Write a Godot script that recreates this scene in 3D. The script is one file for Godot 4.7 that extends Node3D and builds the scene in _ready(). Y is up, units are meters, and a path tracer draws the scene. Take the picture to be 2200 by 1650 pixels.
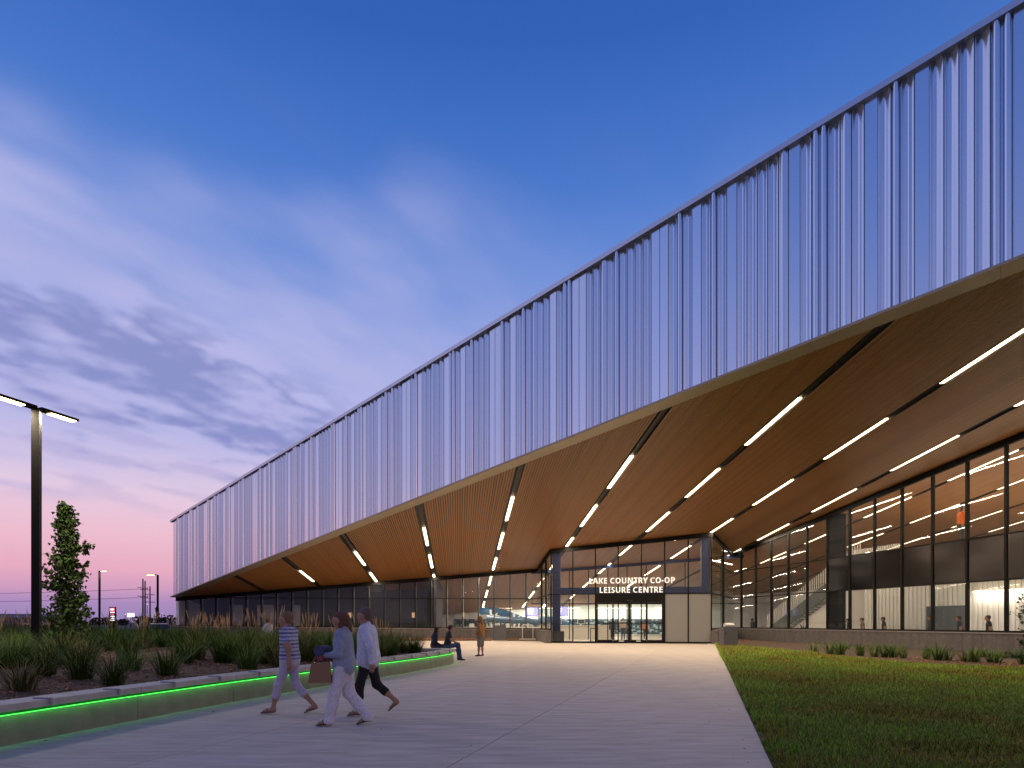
extends Node3D

# Plan coordinates: x to the right, d = distance ahead (world z = -d), y up. Metres.
const EYE := 1.55
# facade line in plan: x = FX + FDX * t, d = FD - t
const FX := -28.7
const FD := 51.0
const FDX := 1.154
const BOX_H := 6.4

var M := {}
var rng := RandomNumberGenerator.new()
var used_names := {}


class MB:
	var v := PackedVector3Array()
	var n := PackedVector3Array()
	var c := PackedColorArray()
	var ix := PackedInt32Array()
	var col := Color(1, 1, 1)

	func tri(a: Vector3, b: Vector3, d: Vector3, nn: Vector3) -> void:
		var at := v.size()
		v.append(a); v.append(b); v.append(d)
		n.append(nn); n.append(nn); n.append(nn)
		c.append(col); c.append(col); c.append(col)
		if (b - a).cross(d - a).dot(nn) > 0.0:
			ix.append(at); ix.append(at + 2); ix.append(at + 1)
		else:
			ix.append(at); ix.append(at + 1); ix.append(at + 2)

	# flat polygon (convex), facing away from the point inside
	func face(pts: Array, inside: Vector3) -> void:
		var nn: Vector3 = (pts[1] - pts[0]).cross(pts[2] - pts[0])
		if nn.length() < 1e-9 and pts.size() > 3:
			nn = (pts[2] - pts[0]).cross(pts[3] - pts[0])
		if nn.length() < 1e-12:
			return
		nn = nn.normalized()
		if nn.dot(pts[0] - inside) < 0.0:
			nn = -nn
		for i in range(1, pts.size() - 1):
			tri(pts[0], pts[i], pts[i + 1], nn)

	# bottom ring and top ring of equal count, closed
	func prism(b: Array, t: Array) -> void:
		var mid := Vector3.ZERO
		for p in b: mid += p
		for p in t: mid += p
		mid /= float(b.size() + t.size())
		face(b, mid)
		face(t, mid)
		var k := b.size()
		for i in k:
			var j := (i + 1) % k
			face([b[i], b[j], t[j], t[i]], mid)

	func box(mid: Vector3, size: Vector3, basis := Basis.IDENTITY) -> void:
		var h := size * 0.5
		var b := []
		var t := []
		for s in [[-1, -1], [1, -1], [1, 1], [-1, 1]]:
			b.append(mid + basis * Vector3(h.x * s[0], -h.y, h.z * s[1]))
			t.append(mid + basis * Vector3(h.x * s[0], h.y, h.z * s[1]))
		prism(b, t)

	# bar between two points with a rectangular section: w across (horizontal), hgt
	func bar(a: Vector3, b: Vector3, w: float, hgt: float, up := Vector3.UP) -> void:
		var f := (b - a).normalized()
		var r := f.cross(up)
		if r.length() < 1e-4:
			r = Vector3.RIGHT
		r = r.normalized() * w * 0.5
		var u := r.cross(f).normalized() * hgt * 0.5
		prism([a - r - u, a + r - u, a + r + u, a - r + u], [b - r - u, b + r - u, b + r + u, b - r + u])

	# smooth tube along points with radii
	func tube(pts: Array, rad: Array, sides := 8, caps := true) -> void:
		var at := v.size()
		var k := pts.size()
		var side := Vector3.ZERO
		for i in k:
			var f: Vector3 = (pts[mini(i + 1, k - 1)] - pts[maxi(i - 1, 0)]).normalized()
			if side == Vector3.ZERO:
				side = f.cross(Vector3.UP if absf(f.y) < 0.9 else Vector3.RIGHT).normalized()
			else:
				side = (side - f * side.dot(f)).normalized()
			var up := side.cross(f)
			for s in sides:
				var a := TAU * s / sides
				var o := side * cos(a) + up * sin(a)
				v.append(pts[i] + o * float(rad[i]))
				n.append(o)
				c.append(col)
		for i in k - 1:
			for s in sides:
				var s2 := (s + 1) % sides
				var a := at + i * sides + s
				var b := at + i * sides + s2
				var a2 := a + sides
				var b2 := b + sides
				ix.append_array(PackedInt32Array([a, b, a2, b, b2, a2]))
		if caps:
			for e in [0, k - 1]:
				var f: Vector3 = (pts[1] - pts[0]).normalized() if e == 0 else (pts[k - 1] - pts[k - 2]).normalized()
				if e == 0: f = -f
				for s in range(1, sides - 1):
					tri(v[at + e * sides], v[at + e * sides + s], v[at + e * sides + s + 1], f)

	func ball(mid: Vector3, r: Vector3, basis := Basis.IDENTITY, rings := 6, sides := 10) -> void:
		var at := v.size()
		for i in rings + 1:
			var p := PI * i / rings
			for s in sides:
				var a := TAU * s / sides
				var o := Vector3(sin(p) * cos(a), cos(p), sin(p) * sin(a))
				v.append(mid + basis * (o * r))
				n.append((basis * (o / r)).normalized())
				c.append(col)
		for i in rings:
			for s in sides:
				var s2 := (s + 1) % sides
				var a := at + i * sides + s
				var b := at + i * sides + s2
				ix.append_array(PackedInt32Array([a, a + sides, b, b, a + sides, b + sides]))

	func mesh() -> ArrayMesh:
		var arr := []
		arr.resize(Mesh.ARRAY_MAX)
		arr[Mesh.ARRAY_VERTEX] = v
		arr[Mesh.ARRAY_NORMAL] = n
		arr[Mesh.ARRAY_COLOR] = c
		arr[Mesh.ARRAY_INDEX] = ix
		var m := ArrayMesh.new()
		m.add_surface_from_arrays(Mesh.PRIMITIVE_TRIANGLES, arr)
		return m


func P(x: float, y: float, d: float) -> Vector3:
	return Vector3(x, y, -d)


func numbered(called: String) -> String:
	var k: int = used_names.get(called, 0)
	used_names[called] = k + 1
	return called if k == 0 else "%s_%03d" % [called, k]


func thing(called: String, label: String, category: String, at := Vector3.ZERO, turn := 0.0, group := "") -> Node3D:
	var o := Node3D.new()
	o.name = numbered(called)
	add_child(o)
	o.position = at
	o.rotation.y = turn
	tag(o, label, category, group)
	return o


func tag(o: Node, label: String, category: String, group := "") -> void:
	if label: o.set_meta("label", label)
	if category: o.set_meta("category", category)
	if group: o.set_meta("group", group)


func obj(called: String, mesh, mat: Material, parent: Node = null) -> MeshInstance3D:
	var o := MeshInstance3D.new()
	o.mesh = mesh.mesh() if mesh is MB else mesh
	o.material_override = mat
	if parent == null:
		o.name = numbered(called)
		add_child(o)
	else:
		var key := "%d/%s" % [parent.get_instance_id(), called]
		var k: int = used_names.get(key, 0)
		used_names[key] = k + 1
		o.name = called if k == 0 else "%s_%03d" % [called, k]
		parent.add_child(o, true)
	return o


func struct(called: String, mesh, mat: Material) -> MeshInstance3D:
	var o := obj(called, mesh, mat)
	o.set_meta("kind", "structure")
	return o


func stuff(called: String, mesh: Mesh, mat: Material, where: Array, tints: Array, label: String, category: String) -> MultiMeshInstance3D:
	var mm := MultiMesh.new()
	mm.transform_format = MultiMesh.TRANSFORM_3D
	mm.use_colors = true
	mm.mesh = mesh
	mm.instance_count = where.size()
	for i in where.size():
		mm.set_instance_transform(i, where[i])
		mm.set_instance_color(i, tints[i])
	var o := MultiMeshInstance3D.new()
	o.multimesh = mm
	o.material_override = mat
	o.name = numbered(called)
	add_child(o)
	tag(o, label, category)
	o.set_meta("kind", "stuff")
	return o


# ------------------------------------------------------------------ materials
func noise_tex(freq: float, lo: Color, hi: Color, seed_: int, octaves := 5, size := 512, mid := -1.0) -> NoiseTexture2D:
	var f := FastNoiseLite.new()
	f.seed = seed_
	f.noise_type = FastNoiseLite.TYPE_SIMPLEX_SMOOTH
	f.frequency = freq
	f.fractal_octaves = octaves
	var t := NoiseTexture2D.new()
	t.width = size
	t.height = size
	t.seamless = true
	t.noise = f
	var g := Gradient.new()
	g.set_color(0, lo)
	g.set_color(1, hi)
	if mid > 0.0:
		g.add_point(mid, lo.lerp(hi, 0.5))
	t.color_ramp = g
	return t


func mat(base: Color, rough := 0.7, metal := 0.0) -> StandardMaterial3D:
	var m := StandardMaterial3D.new()
	m.albedo_color = base.linear_to_srgb()
	m.roughness = rough
	m.metallic = metal
	m.vertex_color_use_as_albedo = true
	return m


func textured(base: Color, rough: float, tex: Texture2D, scale: Vector3, relief := 0.0, relief_tex: Texture2D = null, metal := 0.0) -> StandardMaterial3D:
	var m := mat(base, rough, metal)
	m.albedo_texture = tex
	m.uv1_triplanar = true
	m.uv1_world_triplanar = true
	m.uv1_scale = scale
	if relief > 0.0:
		m.heightmap_enabled = true
		m.heightmap_texture = relief_tex if relief_tex else tex
		m.heightmap_scale = relief
	return m


func glow(colour: Color, energy: float) -> StandardMaterial3D:
	var m := mat(Color(0.8, 0.8, 0.8), 0.5)
	m.emission_enabled = true
	m.emission = colour
	m.emission_energy_multiplier = energy
	return m


func glass(alpha: float, tint: Color) -> StandardMaterial3D:
	var m := StandardMaterial3D.new()
	m.transparency = BaseMaterial3D.TRANSPARENCY_ALPHA
	m.albedo_color = Color(tint.r, tint.g, tint.b, alpha)
	m.roughness = 0.02
	m.metallic_specular = 0.5
	return m


func make_materials() -> void:
	var g1 := Color(0.82, 0.82, 0.82)
	var g2 := Color(1, 1, 1)
	var cloudy := noise_tex(0.006, g1, g2, 3, 6)
	var fine := noise_tex(0.05, Color(0.7, 0.7, 0.7), g2, 5, 5)
	var grain := noise_tex(0.03, Color(0.62, 0.55, 0.5), g2, 9, 5)
	var streak := noise_tex(0.012, Color(0.84, 0.83, 0.83), g2, 21, 6)
	M.metal = mat(Color(0.68, 0.74, 0.84), 0.20, 0.97)
	M.coping = mat(Color(0.62, 0.62, 0.66), 0.35, 0.9)
	M.fascia = mat(Color(0.40, 0.33, 0.22), 0.45, 0.5)
	M.wood = textured(Color(0.59, 0.285, 0.08), 0.42, grain, Vector3(9, 9, 0.5))
	M.black = mat(Color(0.012, 0.012, 0.013), 0.6)
	M.channel = mat(Color(0.012, 0.012, 0.012), 0.5)
	M.frame = mat(Color(0.010, 0.0095, 0.009), 0.55)
	M.frame.metallic_specular = 0.2
	M.lit_side = mat(Color(0.16, 0.16, 0.16), 0.5, 0.1)  # inner half of the mullions; light on their sides put into this paler grey
	M.navy = mat(Color(0.012, 0.021, 0.055), 0.6)
	M.navy.metallic_specular = 0.25
	M.glass = glass(0.03, Color(0.5, 0.56, 0.55))
	M.dark_glass = glass(0.03, Color(0.4, 0.45, 0.5))
	M.dark_glass.metallic_specular = 0.34
	M.tint_glass = glass(0.06, Color(0.42, 0.5, 0.42))
	M.frost = mat(Color(0.22, 0.215, 0.20), 0.35)
	M.spandrel = mat(Color(0.02, 0.019, 0.017), 0.04, 0.0)
	M.spandrel.albedo_color = Color(0.17, 0.16, 0.16)
	M.spandrel.roughness = 0.16
	M.spandrel.metallic = 0.9
	M.spandrel.vertex_color_use_as_albedo = false
	M.plinth = textured(Color(0.135, 0.118, 0.112), 0.75, cloudy, Vector3(0.6, 0.6, 0.6))
	M.plinth_cap = mat(Color(0.22, 0.20, 0.19), 0.6)
	M.concrete = textured(Color(0.55, 0.49, 0.43), 0.82, streak, Vector3(0.13, 0.5, 0.75), 0.2, fine)
	M.joint = mat(Color(0.10, 0.09, 0.085), 0.95)
	M.bench = textured(Color(0.42, 0.41, 0.395), 0.7, cloudy, Vector3(0.8, 0.8, 0.8), 0.1, fine)
	M.bench_wall = textured(Color(0.22, 0.20, 0.175), 0.8, cloudy, Vector3(0.7, 0.7, 0.7), 0.1, fine)
	M.soil = textured(Color(0.085, 0.048, 0.030), 0.95, fine, Vector3(3, 3, 3), 2.0)
	M.bark = mat(Color(0.24, 0.13, 0.07), 0.9)
	M.turf = textured(Color(0.075, 0.10, 0.022), 0.95, fine, Vector3(1.2, 1.2, 1.2), 1.0)
	M.blade = mat(Color(1, 1, 1), 0.8)
	M.blade.metallic_specular = 0.25
	M.blade.backlight_enabled = true
	M.blade.backlight = Color(0.35, 0.4, 0.2)
	M.asphalt = textured(Color(0.055, 0.055, 0.06), 0.9, fine, Vector3(0.8, 0.8, 0.8))
	M.paint = mat(Color(1, 1, 1), 0.55)
	M.gloss = mat(Color(1, 1, 1), 0.25)
	M.rough = mat(Color(1, 1, 1), 0.85)
	M.cloth = textured(Color(1, 1, 1), 0.9, noise_tex(0.02, Color(0.80, 0.80, 0.80), g2, 33, 4), Vector3(2.2, 1.3, 2.2), 3.0)
	M.white = mat(Color(0.72, 0.71, 0.68), 0.6)
	M.floor = textured(Color(0.46, 0.44, 0.40), 0.3, cloudy, Vector3(0.4, 0.4, 0.4))
	M.tile = mat(Color(1, 1, 1), 0.3)
	M.post = mat(Color(0.010, 0.009, 0.009), 0.55)
	M.post.metallic_specular = 0.2
	M.steel = mat(Color(0.62, 0.60, 0.58), 0.42, 0.35)
	M.cabinet = mat(Color(0.085, 0.085, 0.095), 0.5, 0.1)
	M.strip = glow(Color(1.0, 0.87, 0.70), 7.0)
	M.strip_in = glow(Color(1.0, 0.90, 0.74), 5.0)
	M.street = glow(Color(1.0, 0.82, 0.50), 16.0)
	M.street_far = glow(Color(1.0, 0.92, 0.78), 9.0)
	M.green = glow(Color(0.012, 1.0, 0.05), 0.9)
	M.letter = glow(Color(1.0, 0.96, 0.90), 0.42)
	M.screen = glow(Color(0.03, 0.20, 0.85), 1.3)
	M.sign_white = glow(Color(1, 1, 1), 2.2)
	M.sign_red = glow(Color(1.0, 0.16, 0.08), 1.0)
	M.cove = glow(Color(1.0, 0.90, 0.74), 3.0)


# ------------------------------------------------------------------ sky
func sky_color(az: float, el: float, n1: FastNoiseLite, n2: FastNoiseLite) -> Color:
	var stops := [[0.0, Color8(152, 134, 184)], [1.6, Color8(172, 140, 190)], [2.6, Color8(207, 156, 192)], [4.2, Color8(231, 172, 194)], [7.0, Color8(238, 190, 208)], [10.5, Color8(229, 204, 226)], [14.0, Color8(202, 192, 230)], [18.5, Color8(176, 176, 228)], [24.0, Color8(142, 160, 223)], [30.0, Color8(106, 141, 215)], [36.0, Color8(75, 120, 202)], [44.0, Color8(52, 99, 182)], [60.0, Color8(40, 76, 156)], [90.0, Color8(34, 66, 142)]]
	var c := Color()
	for i in stops.size() - 1:
		if el <= stops[i + 1][0]:
			var t: float = (el - stops[i][0]) / (stops[i + 1][0] - stops[i][0])
			c = stops[i][1].lerp(stops[i + 1][1], t)
			break
	c = c.srgb_to_linear()
	# the pink belt stands opposite the sunset; elsewhere the low sky is a dull blue, and it glows behind on the right
	var off := cos(az + 0.75)
	var away := 1.0 - smoothstep(-0.35, 0.45, off)
	c = c.lerp(Color(0.09, 0.145, 0.37), 0.88 * away * exp(-el / 40.0))
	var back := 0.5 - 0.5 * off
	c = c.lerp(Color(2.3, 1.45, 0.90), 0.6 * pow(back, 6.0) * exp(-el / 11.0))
	if el > 1.5:
		var e := deg_to_rad(el)
		var q := Vector2(sin(az), cos(az)) / (tan(e) + 0.06)
		var along := Vector2(0.56, 0.83)
		var a := q.dot(along)
		var b := q.dot(Vector2(along.y, -along.x))
		var w := n1.get_noise_2d(a * 16.0, b * 52.0)
		var w2 := n2.get_noise_2d(a * 60.0, b * 130.0)
		var w3 := n2.get_noise_2d(a * 24.0 + 300.0, b * 36.0)
		var deg := rad_to_deg(az)
		# pale veil, thickest over the west
		var west := (1.0 - smoothstep(-20.0, 8.0, deg + 10.0 * w)) * (1.0 - smoothstep(95.0, 125.0, -deg))
		var top := lerpf(25.0, 40.0, smoothstep(-42.0, -62.0, deg))
		var veil := smoothstep(9.0, 17.0, el) * (1.0 - smoothstep(top, top + 11.0, el + 8.0 * w3)) * (0.08 + 0.92 * west)
		c = c.lerp(Color(0.475, 0.485, 0.80), veil * clampf(0.72 + 0.5 * w + 0.45 * w2, 0.0, 0.95))
		# thin streaks
		var fade := smoothstep(5.0, 11.0, el) * (1.0 - smoothstep(31.0, 41.0, el))
		var wisp := smoothstep(0.05, 0.6, w + 0.3 * w2) * fade
		c = c.lerp(Color(0.50, 0.47, 0.78), wisp * (0.26 if deg < -30.0 else lerpf(0.26, 0.07, clampf((deg + 30.0) / 18.0, 0.0, 1.0))))
		# grey-blue bank of cloud, ahead on the left
		var hi := 25.2 if deg < -31.0 else 25.2 - (deg + 31.0) * 0.45
		var lo := 17.2 - (deg + 40.0) * 0.16
		var w5 := n1.get_noise_2d(a * 150.0, b * 260.0)
		var ed := el + 3.2 * w3 + 4.2 * w2 + 2.2 * w5
		var bank := smoothstep(lo - 1.8, lo + 1.8, ed) * (1.0 - smoothstep(hi - 1.1, hi + 1.1, ed)) * (1.0 - smoothstep(-18.0, -13.0, deg + 4.0 * w)) * smoothstep(-75.0, -50.0, deg)
		c = c.lerp(Color(0.195, 0.235, 0.54), 0.9 * bank * clampf(0.60 + 1.0 * w2 + 0.5 * w3 + 0.7 * w5, 0.05, 0.85))
		# low lilac bars
		var w4 := n1.get_noise_2d(deg * 2.2, el * 22.0 + deg * 3.0)
		var bars := smoothstep(0.02, 0.4, w4 + 0.35 * w2) * smoothstep(8.0, 11.0, el) * (1.0 - smoothstep(15.0, 19.0, el))
		c = c.lerp(Color(0.34, 0.32, 0.62), bars * 0.32)
	return c


func make_sky() -> Sky:
	var w := 2048
	var h := 1024
	var n1 := FastNoiseLite.new()
	n1.seed = 11; n1.frequency = 0.03; n1.fractal_octaves = 4
	var n2 := FastNoiseLite.new()
	n2.seed = 29; n2.frequency = 0.03; n2.fractal_octaves = 4
	var data := PackedFloat32Array()
	data.resize(w * h * 4)
	var at := 0
	for y in h:
		var el := 90.0 - 180.0 * (y + 0.5) / h
		for x in w:
			var c := Color(0.05, 0.045, 0.05)
			if el > 0.0:
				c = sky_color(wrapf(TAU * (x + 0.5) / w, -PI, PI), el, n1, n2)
			data[at] = c.r; data[at + 1] = c.g; data[at + 2] = c.b; data[at + 3] = 1.0
			at += 4
	var im := Image.create_from_data(w, h, false, Image.FORMAT_RGBAF, data.to_byte_array())
	var sm := PanoramaSkyMaterial.new()
	sm.panorama = ImageTexture.create_from_image(im)
	var s := Sky.new()
	s.sky_material = sm
	return s


func setup() -> void:
	var cam := Camera3D.new()
	cam.name = "camera"
	cam.projection = Camera3D.PROJECTION_FRUSTUM
	cam.near = 0.1
	cam.far = 3000.0
	cam.size = 2.0 * 0.1 * 825.0 / 1300.0
	cam.frustum_offset = Vector2(0, 0.1 * 512.0 / 1300.0)
	cam.position = Vector3(0, EYE, 0)
	add_child(cam)
	cam.current = true
	var e := Environment.new()
	e.background_mode = Environment.BG_SKY
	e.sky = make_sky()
	e.background_energy_multiplier = 1.0
	e.tonemap_mode = Environment.TONE_MAPPER_LINEAR
	e.tonemap_exposure = 1.0
	e.sdfgi_enabled = true
	e.ssao_enabled = true
	e.ssil_enabled = true
	var we := WorldEnvironment.new()
	we.name = "environment"
	we.environment = e
	add_child(we)
	var sun := DirectionalLight3D.new()
	sun.name = "afterglow"
	sun.light_energy = 0.02
	sun.light_color = Color(1.0, 0.72, 0.62)
	sun.light_angular_distance = 20.0
	sun.shadow_enabled = true
	sun.rotation_degrees = Vector3(-10, 40, 0)
	add_child(sun)


func area_light(called: String, at: Vector3, along: Vector3, down: Vector3, size: Vector2, energy: float, colour: Color) -> void:
	var l := AreaLight3D.new()
	l.name = numbered(called)
	l.area_size = size
	l.light_energy = energy
	l.light_color = colour
	l.shadow_enabled = true
	l.set("area_range", 60.0)
	var z := -down.normalized()
	var y := along.normalized()
	y = (y - z * y.dot(z)).normalized()
	l.transform = Transform3D(Basis(y.cross(z), y, z), at)
	add_child(l)


# ------------------------------------------------------------------ building
const L0 := Vector2(-28.6, 51.5)
const L1 := Vector2(2.1, 49.6)
const E0 := Vector2(2.74, 43.0)
const E1 := Vector2(13.66, 41.3)
const R0 := Vector2(17.76, 48.6)
const R1 := Vector2(26.29, 10.0)
const FLOOR := 0.12
const BACK := 74.0
const STRIP_W := 0.30


func soffit_y(x: float, d: float) -> float:
	return 11.53 + 0.0676 * x - 0.1155 * d


func on_soffit(q: float, d: float, lift := 0.0) -> Vector3:
	var x := q - 0.088 * d
	return P(x, soffit_y(x, d) + lift, d)


func strip_q(k: int) -> float:
	var t := 7.2 + 4.53 * k
	return FX + FDX * t + 0.088 * (FD - t)


func near_d(q: float) -> float:
	return FD - (q + 24.21) / 1.066


func outward(a: Vector2, b: Vector2) -> Vector2:
	var f := (b - a).normalized()
	var nn := Vector2(f.y, -f.x)
	return nn if nn.dot(-(a + b) * 0.5) > 0.0 else -nn


# a block that follows a wall: from t0 to t1 metres along it, offsets o0..o1 along its outward normal
func wall_block(mb: MB, a: Vector2, b: Vector2, t0: float, t1: float, lo: Array, hi: Array, o0: float, o1: float) -> void:
	var f := (b - a).normalized()
	var nn := outward(a, b)
	var ring := []
	var top := []
	for s in [[t0, o0, 0], [t1, o0, 1], [t1, o1, 1], [t0, o1, 0]]:
		var p: Vector2 = a + f * float(s[0]) + nn * float(s[1])
		ring.append(P(p.x, lo[s[2]], p.y))
		top.append(P(p.x, hi[s[2]], p.y))
	mb.prism(ring, top)


func wall_top(a: Vector2, b: Vector2, t: float, less := 0.03) -> float:
	var p := a + (b - a).normalized() * t
	return soffit_y(p.x, p.y) - less


# curtain wall: ts are mullion positions; rows are transom heights as [at start, at end]; the last row ends under the soffit
func curtain(house: Node, called: String, a: Vector2, b: Vector2, ts: Array, rows: Array, opts := {}) -> MeshInstance3D:
	var len := a.distance_to(b)
	var at := func(r: Array, t: float) -> float: return lerpf(r[0], r[1], t / len)
	var mb := MB.new()
	var sill: Array = rows[0]
	wall_block(mb, a, b, 0, len, [sill[0], sill[1]], [sill[0] + 0.09, sill[1] + 0.09], -0.10, 0.055)
	wall_block(mb, a, b, 0, len, [wall_top(a, b, 0, 0.30), wall_top(a, b, len, 0.30)], [wall_top(a, b, 0, 0.0), wall_top(a, b, len, 0.0)], -0.10, 0.06)
	var root := obj(called, mb, M.frame, house)
	var w: float = opts.get("mullion", 0.075)
	for t in ts:
		var m := MB.new()
		wall_block(m, a, b, t - w * 0.5, t + w * 0.5, [at.call(sill, t) + 0.088] .map(func(x): return x) + [at.call(sill, t) + 0.088], [wall_top(a, b, t - w * 0.5, 0.298), wall_top(a, b, t + w * 0.5, 0.298)], -0.09, 0.065)
		var o := obj("mullion", m, M.frame, root)
		if opts.has("lit_side"):
			var fm := MB.new()
			wall_block(fm, a, b, t - 0.045, t + 0.045, [at.call(sill, t) + 0.02, at.call(sill, t) + 0.02], [wall_top(a, b, t, 0.34), wall_top(a, b, t, 0.34)], -0.36, -0.092)
			obj("mullion_lit_side", fm, opts.get("lit_side_mat", M.lit_side), root)  # same mullion carried inside, its lit side given by the paler colour
	for k in range(1, rows.size()):
		var m := MB.new()
		var r: Array = rows[k]
		wall_block(m, a, b, 0.0, len, [r[0] - 0.03, r[1] - 0.03], [r[0] + 0.03, r[1] + 0.03], -0.085, 0.058)
		obj("transom", m, M.frame, root)
	var edges: Array = [0.0] + ts + [len]
	for i in edges.size() - 1:
		var t0: float = edges[i] + 0.02
		var t1: float = edges[i + 1] - 0.02
		if t1 - t0 < 0.1: continue
		for k in rows.size():
			var lo: Array = [at.call(rows[k], t0) + 0.02, at.call(rows[k], t1) + 0.02]
			var hi: Array = [wall_top(a, b, t0, 0.20), wall_top(a, b, t1, 0.20)]
			if k + 1 < rows.size():
				hi = [at.call(rows[k + 1], t0) - 0.02, at.call(rows[k + 1], t1) - 0.02]
			if hi[0] - lo[0] < 0.15 and hi[1] - lo[1] < 0.15: continue
			hi = [maxf(hi[0], lo[0] + 0.01), maxf(hi[1], lo[1] + 0.01)]
			var special: String = opts.get("fill", {}).get("%d,%d" % [i, k], "")
			if special == "none": continue
			var pm := MB.new()
			wall_block(pm, a, b, t0, t1, lo, hi, -0.012, 0.012)
			if special == "spandrel":
				obj("spandrel_panel", pm, M.spandrel, root)
			elif special == "frost":
				obj("frosted_pane", pm, M.frost, root)
			else:
				obj("pane", pm, opts.get("glass", M.glass), root)
	return root


func plinth(house: Node, a: Vector2, b: Vector2, base: float, top: Array, step: float) -> void:
	var len := a.distance_to(b)
	var cap := MB.new()
	wall_block(cap, a, b, 0, len, [top[0] - 0.05, top[1] - 0.05], [top[0], top[1]], -0.15, 0.30)
	var root := obj("plinth", cap, M.plinth_cap, house)
	var k := int(round(len / step))
	for i in k:
		var t0 := len * i / k
		var t1 := len * (i + 1) / k
		var mb := MB.new()
		mb.col = Color(1, 1, 1) * rng.randf_range(0.86, 1.08)
		wall_block(mb, a, b, t0 + 0.006, t1 - 0.006, [base, base], [lerpf(top[0], top[1], t0 / len) - 0.052, lerpf(top[0], top[1], t1 / len) - 0.052], -0.12, 0.27 + rng.randf_range(-0.003, 0.003))
		obj("plinth_panel", mb, M.plinth, root)
	var back := MB.new()
	wall_block(back, a, b, 0.01, len - 0.01, [base, base], [top[0] - 0.053, top[1] - 0.053], -0.118, 0.25)
	obj("plinth_core", back, M.joint, root)


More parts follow.
